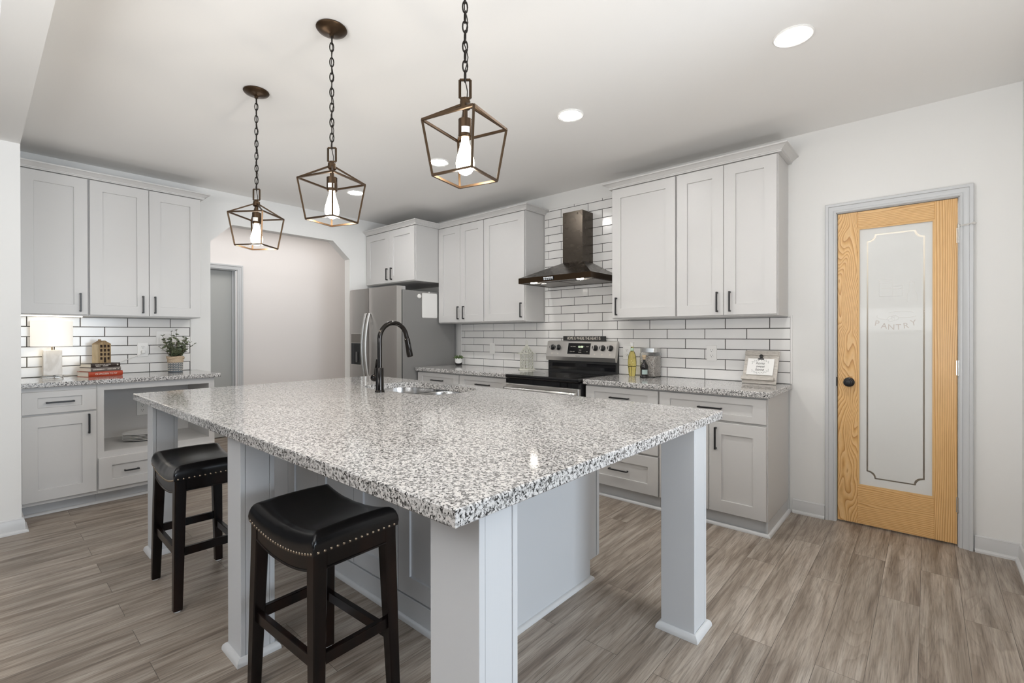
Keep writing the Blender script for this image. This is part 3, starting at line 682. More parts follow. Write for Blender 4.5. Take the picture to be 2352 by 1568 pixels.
MB().tube([(fx-0.040, fy-0.006, IZ+0.10), (fx-0.036, fy-0.004, IZ+0.14), (fx-0.024, fy-0.001, IZ+0.196)], [0.0075, 0.007, 0.0075], 12).build('lever', M_faucet, fa)

# ------------------------------------------------------------------ refrigerator
fr = thing('refrigerator', 'side-by-side stainless refrigerator with ice dispenser', 'refrigerator', (0.5, -0.45, 0))
MB().box(0.040, 0.962, -0.805, -0.06, 0.03, 1.742, 0.004).build('body', M_fside, fr)
MB().box(0.042, 0.960, -0.823, -0.8055, 0.06, 1.735).build('gasket', M_dark, fr)
MB().box(0.06, 0.94, -0.80, -0.1, 0.0006, 0.0295).build('feet_base', M_dark, fr)
def fdoor(x0, x1, nm, z0=0.06, z1=1.782):
    mb = MB(); ys = lambda x: -0.893-0.006*math.sin(PI*(x-x0)/(x1-x0))
    n_ = 10; xs = [x0+(x1-x0)*i/n_ for i in range(n_+1)]
    prof = [(x, ys(x)) for x in xs]
    mb.loft([[(x0, -0.8235, z), (x0, -0.885, z)]+[(x, y, z) for x, y in prof[1:-1]]+[(x1, -0.885, z), (x1, -0.8235, z)] for z in (z0, z1)])
    return mb.build(nm, M_steelv, fr, 25)
dl = fdoor(0.031, 0.432, 'door'); dr_ = fdoor(0.437, 0.969, 'door')
MB().box(0.9693, 0.9705, -0.886, -0.824, 0.065, 1.777).build('door_edge', M_steel, dr_)
for dd, x_, bx in ((dl, 0.400, -1), (dr_, 0.470, 1)):
    pts = []
    for k_ in range(13):
        t = k_/12; z_ = 0.72+t*0.78; o_ = math.sin(PI*t)
        pts.append((x_-bx*0.0+bx*0.030*o_*(-1 if bx < 0 else 1)*0+bx*0.0, -0.899-0.055*o_**0.8-0.002, z_))
    mb = MB()
    rings = []
    for (x, y, z) in pts: rings.append([(x-0.015, y+0.004, z), (x-0.011, y-0.010, z), (x+0.011, y-0.010, z), (x+0.015, y+0.004, z), (x+0.010, y+0.010, z), (x-0.010, y+0.010, z)])
    mb.loft(rings); mb.build('handle', M_chrome, dd, 50)
dp = MB(); dp.box(0.085, 0.305, -0.9035, -0.8995, 0.905, 1.275, 0.001); dp = dp.build('dispenser_frame', M_steel, dl)
MB().box(0.093, 0.297, -0.9055, -0.9038, 1.165, 1.268).build('dispenser_panel', mat('dispenser_taupe', (0.16, 0.145, 0.13), 0.3), dl)
MB().box(0.093, 0.297, -0.9055, -0.9038, 0.915, 1.16).build('dispenser_recess', M_bgloss, dl)
MB().box(0.20, 0.235, -0.915, -0.906, 0.94, 1.06, 0.003).build('dispenser_paddle', mat('paddle_grey', (0.10, 0.10, 0.10), 0.3), dl)
MB().box(0.85, 0.955, -0.86, -0.76, 1.7425, 1.782, 0.004).build('hinge_cover', mat('hinge_grey', (0.45, 0.44, 0.43), 0.4), fr)
MB().box(0.045, 0.15, -0.82, -0.72, 1.7425, 1.775, 0.004).build('hinge_cover', bpy.data.materials['hinge_grey'], fr)
# whiteboard and magnet clip on the fridge side
wbd = thing('whiteboard', 'small white dry-erase board on the refrigerator side', 'whiteboard', (0.963, -0.44, 1.44))
def yz_rr(y0, y1, z0, z1, r, x): return [(x, a, b) for a, b in rrect(y0, y1, z0, z1, r, 5)]
mb = MB().loft([yz_rr(-0.556, -0.334, 1.443, 1.727, 0.016, 0.9625), yz_rr(-0.556, -0.334, 1.443, 1.727, 0.016, 0.970)]); mb.build('frame', M_chrome, wbd)
mb = MB().loft([yz_rr(-0.550, -0.340, 1.449, 1.721, 0.012, 0.9702), yz_rr(-0.550, -0.340, 1.449, 1.721, 0.012, 0.9712)]); mb.build('writing_surface', M_white, wbd)
MB().cyl((0.9625, -0.45, 1.734), (0.975, -0.45, 1.734), 0.006).build('magnet', M_white, wbd)
o = MB().lathe([(0.024, 0), (0.024, 0.010), (0.020, 0.016), (0, 0.017)], (0.9625, -0.588, 1.683), 24, (1, 0, 0)).build('magnet_hook', M_white); tag(o, 'round white magnet left of the small whiteboard', 'magnet')

# ------------------------------------------------------------------ range
rg = thing('electric_range', 'stainless electric range with black glass cooktop', 'stove', (2.725, -0.35, 0))
X0, X1 = 2.337, 3.113
MB().box(X0+0.002, X1-0.002, -0.655, -0.02, 0.03, 0.872, 0.002).build('body', mat('range_black_side', (0.012, 0.012, 0.013), 0.35), rg)
MB().box(X0+0.04, X1-0.04, -0.60, -0.06, 0.0006, 0.0295).build('base', M_dark, rg)
ct = MB(); ct.box(X0, X1, -0.700, -0.030, 0.8725, 0.906, 0.010); ct.build('cooktop', M_bgloss, rg)
M_ring = mat('burner_print', (0.10, 0.10, 0.10), 0.15)
for bx_, by_, br in ((2.52, -0.50, 0.095), (2.52, -0.22, 0.075), (2.93, -0.50, 0.075), (2.93, -0.22, 0.11)):
    mb = MB(); ring = lambda r, z: [(bx_+r*math.cos(2*PI*k/40), by_+r*math.sin(2*PI*k/40), z) for k in range(40)]
    mb.loft([ring(br, 0.9061), ring(br, 0.9064), ring(br-0.004, 0.9064), ring(br-0.004, 0.9061)], cap0=False, cap1=False); mb.build('burner_ring', M_ring, rg)
od = MB().box(X0+0.004, X1-0.004, -0.690, -0.6555, 0.20, 0.826, 0.004).build('oven_door', M_steel, rg)
MB().box(X0+0.10, X1-0.10, -0.692, -0.6903, 0.30, 0.66).build('oven_window', M_bgloss, od)
MB().box(X0+0.004, X1-0.004, -0.690, -0.6555, 0.828, 0.870, 0.002).build('vent_trim', M_bgloss, rg)
mb = MB().tube([(X0+0.02, -0.70, 0.785), (X0+0.03, -0.735, 0.785), (X0+0.06, -0.748, 0.785), (X1-0.06, -0.748, 0.785), (X1-0.03, -0.735, 0.785), (X1-0.02, -0.70, 0.785)], 0.017, 16); mb.build('oven_handle', M_chrome, od, 60)
MB().box(X0+0.004, X1-0.004, -0.690, -0.6555, 0.035, 0.195, 0.004).build('storage_drawer', M_steel, rg)
bg = MB(); bg.prism([(X0+0.010, -0.018, 0.9062), (X0+0.010, -0.062, 0.9062), (X0+0.010, -0.062, 1.005), (X0+0.010, -0.018, 1.19)], (X1-X0-0.020, 0, 0)); bg = bg.build('backguard', bpy.data.materials['range_black_side'], rg)
mb = MB(); mb.box(X0+0.02, X1-0.02, -0.068, -0.0625, 0.925, 0.985, 0.001); mb.build('riser_panel', M_bgloss, bg)
cp = MB(); cp.prism([(X0+0.006, -0.030, 1.198), (X0+0.006, -0.062, 1.192), (X0+0.006, -0.098, 1.046), (X0+0.006, -0.090, 1.008), (X0+0.006, -0.063, 1.006), (X0+0.006, -0.030, 1.15)], (X1-X0-0.012, 0, 0))
cp = cp.build('control_panel', M_steel, rg, 25)
nz = Vector((0, -0.971, 0.239)); vz = Vector((0, 0.239, 0.971)); pan = lambda x, t: Vector((x, -0.098, 1.046))+vz*t
def slope(mb, x0, x1, t0, t1, d0, d1):
    P = [pan(x0, t0), pan(x1, t0), pan(x1, t1), pan(x0, t1)]
    return mb.loft([[tuple(p+nz*d0) for p in P], [tuple(p+nz*d1) for p in P]])
slope(MB(), 2.590, 2.846, 0.024, 0.138, 0.0002, 0.002).build('display_bezel', M_chrome, cp)
slope(MB(), 2.595, 2.841, 0.029, 0.133, 0.002, 0.0035).build('display_glass', M_bgloss, cp)
rotx = lambda x, t, d=0.0038: MT(tuple(pan(x, t)+nz*d), (1, 0, 0), vz)
text('clock_digits', '10:50', 0.026, M_disp, rotx(2.735, 0.098), cp, 0.0001)
for x_, t_, s_ in ((2.635, 0.100, 'BAKE'), (2.668, 0.100, 'BROIL'), (2.635, 0.052, 'COOK'), (2.665, 0.052, 'KEEP'), (2.735, 0.066, 'TIMER'), (2.735, 0.046, 'CLOCK'), (2.780, 0.100, '+'), (2.780, 0.052, '-'), (2.810, 0.100, 'START'), (2.810, 0.052, 'OFF')):
    text('button_print', s_, 0.010, M_pale, rotx(x_, t_), cp, 0.0001)
text('range_logo', 'Frigidaire', 0.014, M_print, rotx(2.715, 0.010, 0.0004), cp, 0.0001)
for x_ in (2.412, 2.482, 2.893, 2.970, 3.050):
    c = pan(x_, 0.090)
    kb = MB().lathe([(0.027, 0.0004), (0.027, 0.006), (0.023, 0.010), (0.021, 0.026), (0.019, 0.028), (0, 0.028)], c, 24, nz).build('knob', M_black, cp)
    g = MB(); ps = [c+nz*0.028+Vector((-0.005, 0, 0))-vz*0.02, c+nz*0.028+Vector((0.005, 0, 0))-vz*0.02, c+nz*0.028+Vector((0.005, 0, 0))+vz*0.02, c+nz*0.028+Vector((-0.005, 0, 0))+vz*0.02]
    g.loft([[tuple(p) for p in ps], [tuple(p+nz*0.008) for p in ps]]); g.build('knob_grip', M_chrome, kb)
    MB().cyl(tuple(pan(x_, 0.030)+nz*0.0002), tuple(pan(x_, 0.030)+nz*0.0008), 0.006, n=16).build('burner_mark', M_pale, cp)
# sign on the backguard
sg = thing('wooden_sign', 'small black block sign reading HOME IS WHERE THE HEART IS', 'sign', (2.755, -0.055, 1.2))
MB().box(2.525, 2.985, -0.062, -0.040, 1.1995, 1.243, 0.002).build('block', M_print, sg)
text('sign_lettering', 'HOME IS WHERE THE HEART IS', 0.040, M_pale, MT((2.755, -0.0624, 1.2212), (1, 0, 0), (0, 0, 1)), sg, 0.0003, 0.66)

# ------------------------------------------------------------------ hood
hd = thing('range_hood', 'dark stainless chimney range hood above the stove', 'range hood', (2.72, -0.25, 1.727))
hx0, hx1, hy, hz0, hz1 = 2.332, 3.108, -0.502, 1.727, 1.776
c0, c1, cy_, cz_ = 2.612, 2.829, -0.192, 1.925
mb = MB(); yb_ = -0.0102
mb.loft([[(hx0, yb_, hz0), (hx0, hy, hz0), (hx1, hy, hz0), (hx1, yb_, hz0)], [(hx0, yb_, hz1), (hx0, hy, hz1), (hx1, hy, hz1), (hx1, yb_, hz1)]], cap0=False, cap1=False)
mb.build('rim_band', M_hoodedge, hd, 20)
mb = MB(); mb.loft([[(hx0, yb_, hz1), (hx0, hy, hz1), (hx1, hy, hz1), (hx1, yb_, hz1)], [(c0, yb_, cz_), (c0, cy_, cz_), (c1, cy_, cz_), (c1, yb_, cz_)]], cap0=False, cap1=False); mb.build('canopy', M_hood, hd, 20)
MB().box(c0+0.001, c1-0.001, cy_+0.001, yb_, cz_-0.002, 2.392).build('chimney', M_hood, hd)
mb = MB(); mb.plate([(hx0+0.002, hy+0.002), (hx1-0.002, hy+0.002), (hx1-0.002, yb_-0.002), (hx0+0.002, yb_-0.002)], [], hz0+0.004, hz0+0.006); mb.build('underside', M_hood, hd, 0)
for f0, f1 in ((hx0+0.03, 2.712), (2.728, hx1-0.03)):
    mb = MB(); mb.box(f0, f1, hy+0.10, yb_-0.03, hz0+0.0005, hz0+0.0038, 0.001)
    fl = mb.build('grease_filter', M_filter, hd)
    MB().box((f0+f1)/2-0.03, (f0+f1)/2+0.03, hy+0.12, hy+0.135, hz0-0.006, hz0+0.0004, 0.001).build('filter_latch', M_chrome, fl)
for x_ in (2.47, 2.97):
    MB().cyl((x_, hy+0.055, hz0-0.001), (x_, hy+0.055, hz0+0.0038), 0.030).build('hood_light', M_led, hd)
MB().box(2.615, 2.735, hy-0.002, hy-0.0003, hz0+0.010, hz0+0.041).build('button_panel', M_bgloss, hd)
mb = MB()
for k_ in range(5):
    for z_, s_ in ((hz0+0.032, 0.0055), (hz0+0.018, 0.0035)): mb.cyl((2.632+0.0215*k_, hy-0.0035, z_), (2.632+0.0215*k_, hy-0.0021, z_), s_, n=12)
mb.build('buttons', emis('button_glow', (0.9, 0.95, 1.0), 1.2), hd)

# ------------------------------------------------------------------ outlets
def outlet(T, u, v, gang, label, kind='duplex', w0=0.0092):
    r = thing('wall_outlet', label, 'outlet', pt(T, u, v, w0))
    hw = 0.039 if gang == 1 else 0.064
    mb = MB(T); mb.box(u-hw, u+hw, v-0.061, v+0.061, w0, w0+0.006, 0.002); p_ = mb.build('plate', M_white, r)
    mb = MB(T)
    if kind == 'duplex':
        for s_ in (-1, 1):
            cv = v+s_*0.021
            mb2_ = MB(T); mb2_.loft([[(u+0.017*math.cos(2*PI*k/20)*0.98, cv+0.0145*math.sin(2*PI*k/20), w0+d_) for k in range(20)] for d_ in (0.006, 0.0085)]); q_ = mb2_.build('receptacle', M_white, r)
            for x_ in (-0.0065, 0.0065): mb.box(u+x_-0.0012, u+x_+0.0012, cv+0.001, cv+0.009, w0+0.0083, w0+0.0089)
            mb.box(u-0.0025, u+0.0025, cv-0.009, cv-0.005, w0+0.0083, w0+0.0089)
        mb.build('slots', M_dark, r)
    else:
        for k_ in range(gang):
            uu = u+(k_-(gang-1)/2)*0.046; mb.box(uu-0.0165, uu+0.0165, v-0.033, v+0.033, w0+0.006, w0+0.0085, 0.001)
        mb.build('rocker', M_white, r)
    return r
outlet('B', 1.530, 1.102, 1, 'white outlet on tile left of range near wire birdcage', 'rocker')
outlet('B', 3.178, 1.098, 1, 'white outlet on tile partly hidden behind yellow oil bottle')
outlet('B', 3.905, 1.110, 1, 'white outlet on tile left of the picture board')
ol = outlet('L', -2.863, 1.130, 1, 'white outlet on left wall with lamp plug in it')
outlet('L', -2.703, 1.232, 2, 'white double switch plate behind the leafy plant', 'rocker')
outlet('L', -2.868, 0.620, 1, 'white outlet inside the open microwave cabinet', 'duplex', 0.0122)

# ------------------------------------------------------------------ lights on the ceiling
def recessed(x, y, label, src=None):
    r = thing('recessed_light', label, 'ceiling light', (x, y, ZC), 0, 'recessed ceiling lights')
    if src:
        for ch in kids(src): dup(ch, r)
        return r
    MB().lathe([(0.066, -0.0005), (0.085, -0.0005), (0.086, -0.004), (0.080, -0.008), (0.068, -0.006)], (0, 0, 0), 40, cap0=False, cap1=False).build('trim_ring', M_white, r, 40, True)
    MB().lathe([(0, -0.0035), (0.068, -0.004), (0.068, -0.0025), (0, -0.0025)], (0, 0, 0), 40).build('lens', M_lamp_on, r, 40, True)
    return r
rl = recessed(4.701, -1.298, 'round recessed ceiling light above the pantry door end')
recessed(3.464, -1.322, 'round recessed ceiling light right of the nearest pendant', rl)
recessed(2.200, -1.344, 'round recessed ceiling light seen through the nearest pendant', rl)
recessed(0.952, -1.351, 'round recessed ceiling light seen through the middle pendant', rl)

# pendants
def pendant(x, y, zt, zb, th, label, src=None):
    r = thing('pendant_light', label, 'pendant light', (x, y, ZC), 0, 'lantern pendants over the island')
    h = ZC-zt
    MB().lathe([(0.066, -0.0006), (0.068, -0.006), (0.062, -0.014), (0.040, -0.022), (0.016, -0.027), (0.010, -0.030), (0.010, -0.040), (0, -0.040)], (0, 0, 0), 40).build('canopy', M_bronze, r, 40, True)
    zt_, zb_ = -h, -(ZC-zb)
    A, B = 0.1455, 0.1115; w = 0.0075
    cs = [(math.cos(th+PI/2*k), math.sin(th+PI/2*k)) for k in range(4)]
    tp = [(A*c, A*s, zt_) for c, s in cs]; bt = [(B*c, B*s, zb_) for c, s in cs]; hb = (0, 0, zt_+0.066)
    for k_ in range(4):
        m_ = MB(); m_.bar(tp[k_], tp[(k_+1) % 4], w); m_.bar(bt[k_], bt[(k_+1) % 4], w); m_.bar(tp[k_], bt[k_], w); m_.bar((cs[k_][0]*0.014, cs[k_][1]*0.014, hb[2]), tp[k_], w*0.9)
        m_.build('frame_side', M_bronze, r, 0, True)
    MB().lathe([(0, 0.028), (0.008, 0.026), (0.009, 0.018), (0.018, 0.014), (0.019, -0.010), (0.014, -0.014), (0.009, -0.016), (0.009, -0.052), (0.0, -0.052)], hb, 20).build('hub', M_bronze, r, 30, True)
    so = MB().lathe([(0.014, 0.010), (0.0235, 0.006), (0.0235, -0.052), (0.021, -0.056), (0, -0.056)], (0, 0, zt_+0.010), 24).build('socket', M_bronze, r, 30, True)
    lab = MB(); lab.loft([[(0.0238*math.cos(t), 0.0238*math.sin(t), zt_+z) for t in [math.radians(-75+k*10) for k in range(8)]] for z in (-0.014, -0.034)], closed=False, cap0=False, cap1=False); lab.build('socket_label', M_white, so, 30, True)
    zb0 = zt_-0.046
    MB().lathe([(0.0125, 0.0), (0.0135, -0.012), (0.020, -0.035), (0.0285, -0.066), (0.032, -0.085), (0.030, -0.102), (0.021, -0.117), (0.008, -0.124), (0, -0.125)], (0, 0, zb0), 24).build('bulb', M_bulb, r, 60, True)
    pb = bpy.data.lights.new('pendant_glow', 'POINT'); pb.energy = 7.0; pb.color = (1.0, 0.90, 0.76); pb.shadow_soft_size = 0.03
    pbo = bpy.data.objects.new('pendant_glow', pb); C.objects.link(pbo); pbo.location = (x, y, ZC+zb0-0.15)
    # square loop and chain
    m_ = MB(); l0, l1, lw = hb[2]+0.024, hb[2]+0.086, 0.018
    d_ = Vector((math.cos(YAW), math.sin(YAW), 0))
    P_ = [tuple(d_*s*lw+Vector((0, 0, z))) for s, z in ((-1, l0), (1, l0), (1, l1), (-1, l1))]
    for k_ in range(4): m_.bar(P_[k_], P_[(k_+1) % 4], 0.0065)
    m_.build('loop', M_bronze, r, 0, True)
    m_ = MB(); z0, z1 = l1-0.004, -0.036; n = int(round((z1-z0)/0.0345)); pit = (z1-z0)/n
    for i in range(n):
        zc_ = z0+pit*(i+0.5); a = YAW+(0.35 if i % 2 else 0.35+PI/2); hx_, hz_ = 0.0085, pit/2+0.0045
        m_.tube([(hx_*math.cos(2*PI*k/14)*math.cos(a), hx_*math.cos(2*PI*k/14)*math.sin(a), zc_+hz_*math.sin(2*PI*k/14)*0.98) for k in range(14)], 0.0026, 6, True)
    m_.build('chain', M_chain, r, 60, True)
    m_ = MB(); m_.tube([(0.004+0.006*math.sin(i*1.3), 0.004*math.cos(i*1.1), hb[2]+0.02+(z1-hb[2]-0.02)*i/24) for i in range(25)], 0.0018, 6); m_.build('cord', M_chain, r, 60, True)
    return r
pendant(2.278, -2.766, 1.943, 1.764, math.radians(80.7), 'farthest of the three bronze lantern pendants, in front of archway')
pendant(3.132, -2.760, 1.959, 1.778, math.radians(62.9), 'middle one of the three bronze lantern pendants')
pendant(3.993, -2.737, 1.972, 1.791, math.radians(57.2), 'largest-looking nearest bronze lantern pendant, canopy above the photo edge')

# ------------------------------------------------------------------ bar stools
def stool(x, y, rz, label):
    r = thing('bar_stool', label, 'stool', (x, y, 0), rz, 'saddle seat stools')
    Lx, Ly, zs = 0.432, 0.304, 0.600                     # outer size at the nail line
    sag = lambda x_: -0.030*(1-(abs(x_)/(Lx/2))**2.2)
    nx, ny = 36, 22; mb = MB(); hx, hy_ = Lx/2+0.006, Ly/2+0.006
    def P(i, j):
        x_, y_ = -hx+2*hx*i/nx, -hy_+2*hy_*j/ny
        # crowd the grid near edges
        x_ = hx*math.sin(PI/2*(x_/hx)); y_ = hy_*math.sin(PI/2*(y_/hy_))
        ex, ey = (hx-abs(x_))/0.030, (hy_-abs(y_))/0.034
        f = lambda t: math.sqrt(max(0.0, 1-(1-min(t, 1))**2))
        puff = 0.052*min(f(ex), f(ey))+0.008*(1-(x_/hx)**2*0.3)*(1-(y_/hy_)**2)
        cr = 0.0014*math.sin(85*x_+6*math.sin(9*y_))*max(0, 1-abs(abs(y_)-hy_)/0.07)*max(0, 1-(abs(x_)/0.11)**2)
        return (x_, y_, zs+0.012+sag(max(-Lx/2, min(Lx/2, x_)))*1.05+puff+cr)
    V = [[mb.v(P(i, j)) for j in range(ny+1)] for i in range(nx+1)]
    for i in range(nx):
        for j in range(ny): mb.face([V[i][j], V[i+1][j], V[i+1][j+1], V[i][j+1]])
    ringv = [V[i][0] for i in range(nx)]+[V[nx][j] for j in range(ny)]+[V[i][ny] for i in range(nx, 0, -1)]+[V[0][j] for j in range(ny, 0, -1)]
    low = [mb.v((v_.co.x*0.99, v_.co.y*0.99, zs-0.006+sag(max(-Lx/2, min(Lx/2, v_.co.x))))) for v_ in ringv]
    for k_ in range(len(ringv)): mb.face([ringv[k_], ringv[(k_+1) % len(ringv)], low[(k_+1) % len(ringv)], low[k_]])
    mb.face(low)
    seat = mb.build('seat', M_leather, r, 60, True)
    nm = MB()
    def nail(x_, y_, n_, z_):
        nm.lathe([(0.0052, 0), (0.0046, 0.0022), (0.0026, 0.0036), (0, 0.0040)], (x_, y_, z_), 8, n_)
    for k_ in range(25):
        x_ = -Lx/2+0.008+(Lx-0.016)*k_/24
        for s_ in (-1, 1): nail(x_, s_*(Ly/2+0.0035), (0, s_, 0), zs+sag(x_)+0.001)
    for k_ in range(14):
        y_ = -Ly/2+0.012+(Ly-0.024)*k_/13
        for s_ in (-1, 1): nail(s_*(Lx/2+0.0035), y_, (s_, 0, 0), zs+0.001)
    nm.build('nailhead_trim', M_nail, seat, 60, True)
    # legs: splay a little and taper
    tx, ty, bx_, by_ = Lx/2-0.0, Ly/2-0.0, 0.2285, 0.161
    legs = []
    for sx_ in (-1, 1):
        for sy_ in (-1, 1):
            mb = MB(); rg_ = []
            for z, w_, ox, oy in ((0.008, 0.036, bx_, by_), (0.30, 0.042, bx_+(tx-bx_)*0.5, by_+(ty-by_)*0.5), (0.55, 0.046, tx, ty), (zs-0.008, 0.046, tx, ty)):
                xa, ya = sorted((sx_*ox, sx_*(ox-w_))), sorted((sy_*oy, sy_*(oy-w_)))
                c_ = 0.004
                rg_.append([(xa[0]+c_, ya[0], z), (xa[1]-c_, ya[0], z), (xa[1], ya[0]+c_, z), (xa[1], ya[1]-c_, z), (xa[1]-c_, ya[1], z), (xa[0]+c_, ya[1], z), (xa[0], ya[1]-c_, z), (xa[0], ya[0]+c_, z)])
            mb.loft(rg_); lg = mb.build('leg', M_espresso, r, 20, True)
            MB().cyl((sx_*(bx_-0.018), sy_*(by_-0.018), 0.0006), (sx_*(bx_-0.018), sy_*(by_-0.018), 0.008), 0.014, n=16).build('floor_glide', M_white, lg, 40, True)
    # aprons
    for s_ in (-1, 1):
        mb = MB(); n_ = 16; xs = [-Lx/2+0.04+(Lx-0.08)*k_/n_ for k_ in range(n_+1)]
        y0, y1 = sorted((s_*(Ly/2-0.003), s_*(Ly/2-0.024)))
        mb.loft([[(x_, y0, zs-0.052+sag(x_)*1.15), (x_, y1, zs-0.052+sag(x_)*1.15), (x_, y1, zs-0.004+sag(x_)), (x_, y0, zs-0.004+sag(x_))] for x_ in xs]); ap = mb.build('apron', M_espresso, r, 30, True)
        mb = MB(); mb.tube([(x_, s_*(Ly/2-0.004), zs-0.050+sag(x_)*1.15) for x_ in xs], 0.0045, 6); mb.build('bead', M_espresso, ap, 60, True)
        mb = MB(); x0, x1 = sorted((s_*(Lx/2-0.003), s_*(Lx/2-0.024))); mb.box(x0, x1, -Ly/2+0.04, Ly/2-0.04, zs-0.058, zs-0.006); ap = mb.build('apron', M_espresso, r, 30, True)
        mb = MB(); mb.tube([(s_*(Lx/2-0.004), y_, zs-0.056) for y_ in (-Ly/2+0.04, Ly/2-0.04)], 0.0045, 6); mb.build('bead', M_espresso, ap, 60, True)
    # stretchers
    for s_, z_ in ((-1, 0.258), (1, 0.216)):
        y_ = s_*(0.156-0.020); mb = MB(); mb.box(-0.19, 0.19, y_-0.010, y_+0.010, z_-0.019, z_+0.019, 0.002); mb.build('stretcher', M_espresso, r, 30, True)
    for s_ in (-1, 1):
        x_ = s_*(0.222-0.021); mb = MB(); mb.box(x_-0.010, x_+0.010, -0.125, 0.125, 0.244, 0.282, 0.002); mb.build('stretcher', M_espresso, r, 30, True)
    return r
stool(3.574, -3.033, math.radians(2.7), 'nearer black leather saddle stool with nailhead trim, fully in view')
stool(2.408, -3.090, math.radians(-1.0), 'farther black leather saddle stool, partly hidden by an island post')

# ------------------------------------------------------------------ left counter things
lm = thing('table_lamp', 'glowing white table lamp on pale block base in left corner', 'lamp', (0.15, -3.448, ZL))
MB().box(0.095, 0.205, -3.508, -3.388, ZL+0.0006, ZL+0.020, 0.003).build('base_plate', M_glass, lm)
MB().box(0.102, 0.198, -3.500, -3.396, ZL+0.0208, ZL+0.212, 0.002).build('lamp_body', M_marble, lm)
MB().cyl((0.15, -3.448, ZL+0.212), (0.15, -3.448, ZL+0.30), 0.006).build('neck', M_nail, lm)
mb = MB(); R = lambda r, z: [(0.15+r*math.cos(2*PI*k/40), -3.448+r*math.sin(2*PI*k/40), z) for k in range(40)]
mb.loft([R(0.118, 1.172), R(0.118, 1.366), R(0.116, 1.366), R(0.116, 1.172)], cap0=False, cap1=False, loop=True); mb.build('lamp_shade', M_shade, lm)
mb = MB(); mb.tube([(0.10, -3.44, ZL+0.012), (0.05, -3.38, ZL+0.006), (0.03, -3.25, ZL+0.005), (0.028, -3.12, ZL+0.03), (0.030, -3.0, ZL+0.105), (0.032, -2.92, ZL+0.142), (0.034, -2.875, ZL+0.158), (0.030, -2.863, ZL+0.177)], 0.0032, 8); mb.build('cord', M_white, lm)
MB().box(0.0178, 0.045, -2.877, -2.849, ZL+0.165, ZL+0.192, 0.004).build('plug', M_white, lm)
pl_ = bpy.data.lights.new('lamp_bulb', 'POINT'); pl_.energy = 0.6; pl_.color = (1, 0.88, 0.68); pl_.shadow_soft_size = 0.03
po = bpy.data.objects.new('lamp_bulb', pl_); C.objects.link(po); po.location = (0.15, -3.448, 1.27)
us = MB(); us.box(0.20, 0.215, -3.63, -3.28, 1.398, 1.4055); o = us.build('undercabinet_light', M_underled); tag(o, 'slim lit light bar under the far left wall cabinet', 'light')

BA = math.radians(110)
def book(L, D, T_, z, off, da, m, label, txt=None, tsize=0.016, sub=None):
    r = thing('book', label, 'book', (0.292+off[0], -3.150+off[1], z), BA+da, 'books stacked under the wooden house')
    MB().box(-L/2, L/2, 0.0, D, 0, 0.0022, 0.0006).build('cover', m, r, 30, True)
    MB().box(-L/2, L/2, 0.0, D, T_-0.0022, T_, 0.0006).build('cover', m, r, 30, True)
    n_ = 6; mb = MB(); mb.loft([[(x, 0.004-0.007*math.sin(PI*k/n_), T_*k/n_) for k in range(n_+1)]+[(x, 0.006, T_), (x, 0.006, 0)] for x in (-L/2, L/2)]); mb.build('spine', m, r, 40, True)
    MB().box(-L/2+0.004, L/2-0.004, 0.0062, D-0.004, 0.0023, T_-0.0023).build('pages', M_paper, r, 0, True)
    if txt:
        t_ = text('spine_lettering', txt, tsize, M_pale, MT((0, -0.0035, T_/2), (1, 0, 0), (0, 0, 1)), None, 0.0002, 0.9); t_.parent = r
    if sub:
        mb = MB(); rg = random.Random(sub[0]); 
        for (xa, xb, zz, hh_) in sub[1]:
            x_ = xa
            while x_ < xb:
                w_ = rg.uniform(0.0016, 0.0034); h_ = hh_*rg.uniform(0.75, 1.0)
                mb.box(x_, min(x_+w_, xb), -0.0036, -0.0026, T_*zz-hh_/2, T_*zz-hh_/2+h_); x_ += w_+rg.uniform(0.0008, 0.0016)+(0.004 if rg.random() < 0.12 else 0)
        mb.build('spine_print', M_pale, r, 0, True)
    return r
z_ = ZL+0.0006
book(0.232, 0.155, 0.040, z_, (0, 0), 0.0, M_red, 'red spined book at bottom of the stack', 'OLVINGSEN TO NY', 0.019)
book(0.205, 0.150, 0.031, z_+0.0403, (-0.004, 0.002), 0.03, M_greyc, 'grey spined book in the middle of the stack', None, 0, (3, [(-0.093, -0.010, 0.5, 0.0075), (0.002, 0.066, 0.5, 0.0085), (0.080, 0.088, 0.5, 0.007)]))
book(0.198, 0.150, 0.031, z_+0.0716, (-0.006, 0.0), 0.0, M_brown, 'dark brown spined book on top of the stack', None, 0, (8, [(-0.074, -0.032, 0.68, 0.0062), (-0.070, -0.036, 0.34, 0.0062), (-0.026, 0.030, 0.70, 0.0066), (-0.024, 0.014, 0.34, 0.0062), (0.074, 0.084, 0.55, 0.012)]))
hs = thing('wooden_house', 'small carved wooden townhouse standing on the books', 'ornament', (0.252, -3.152, z_+0.1029), math.radians(18.5))
hw, hdp, hh = 0.080, 0.095, 0.148
mb = MB(); mb.loft([[(x, -hw/2, 0.0005), (x, hw/2, 0.0005), (x, hw/2, hh), (x, 0, hh+0.026), (x, -hw/2, hh)] for x in (-hdp, -0.006)]); mb.build('house_body', M_houseside, hs, 20, True)
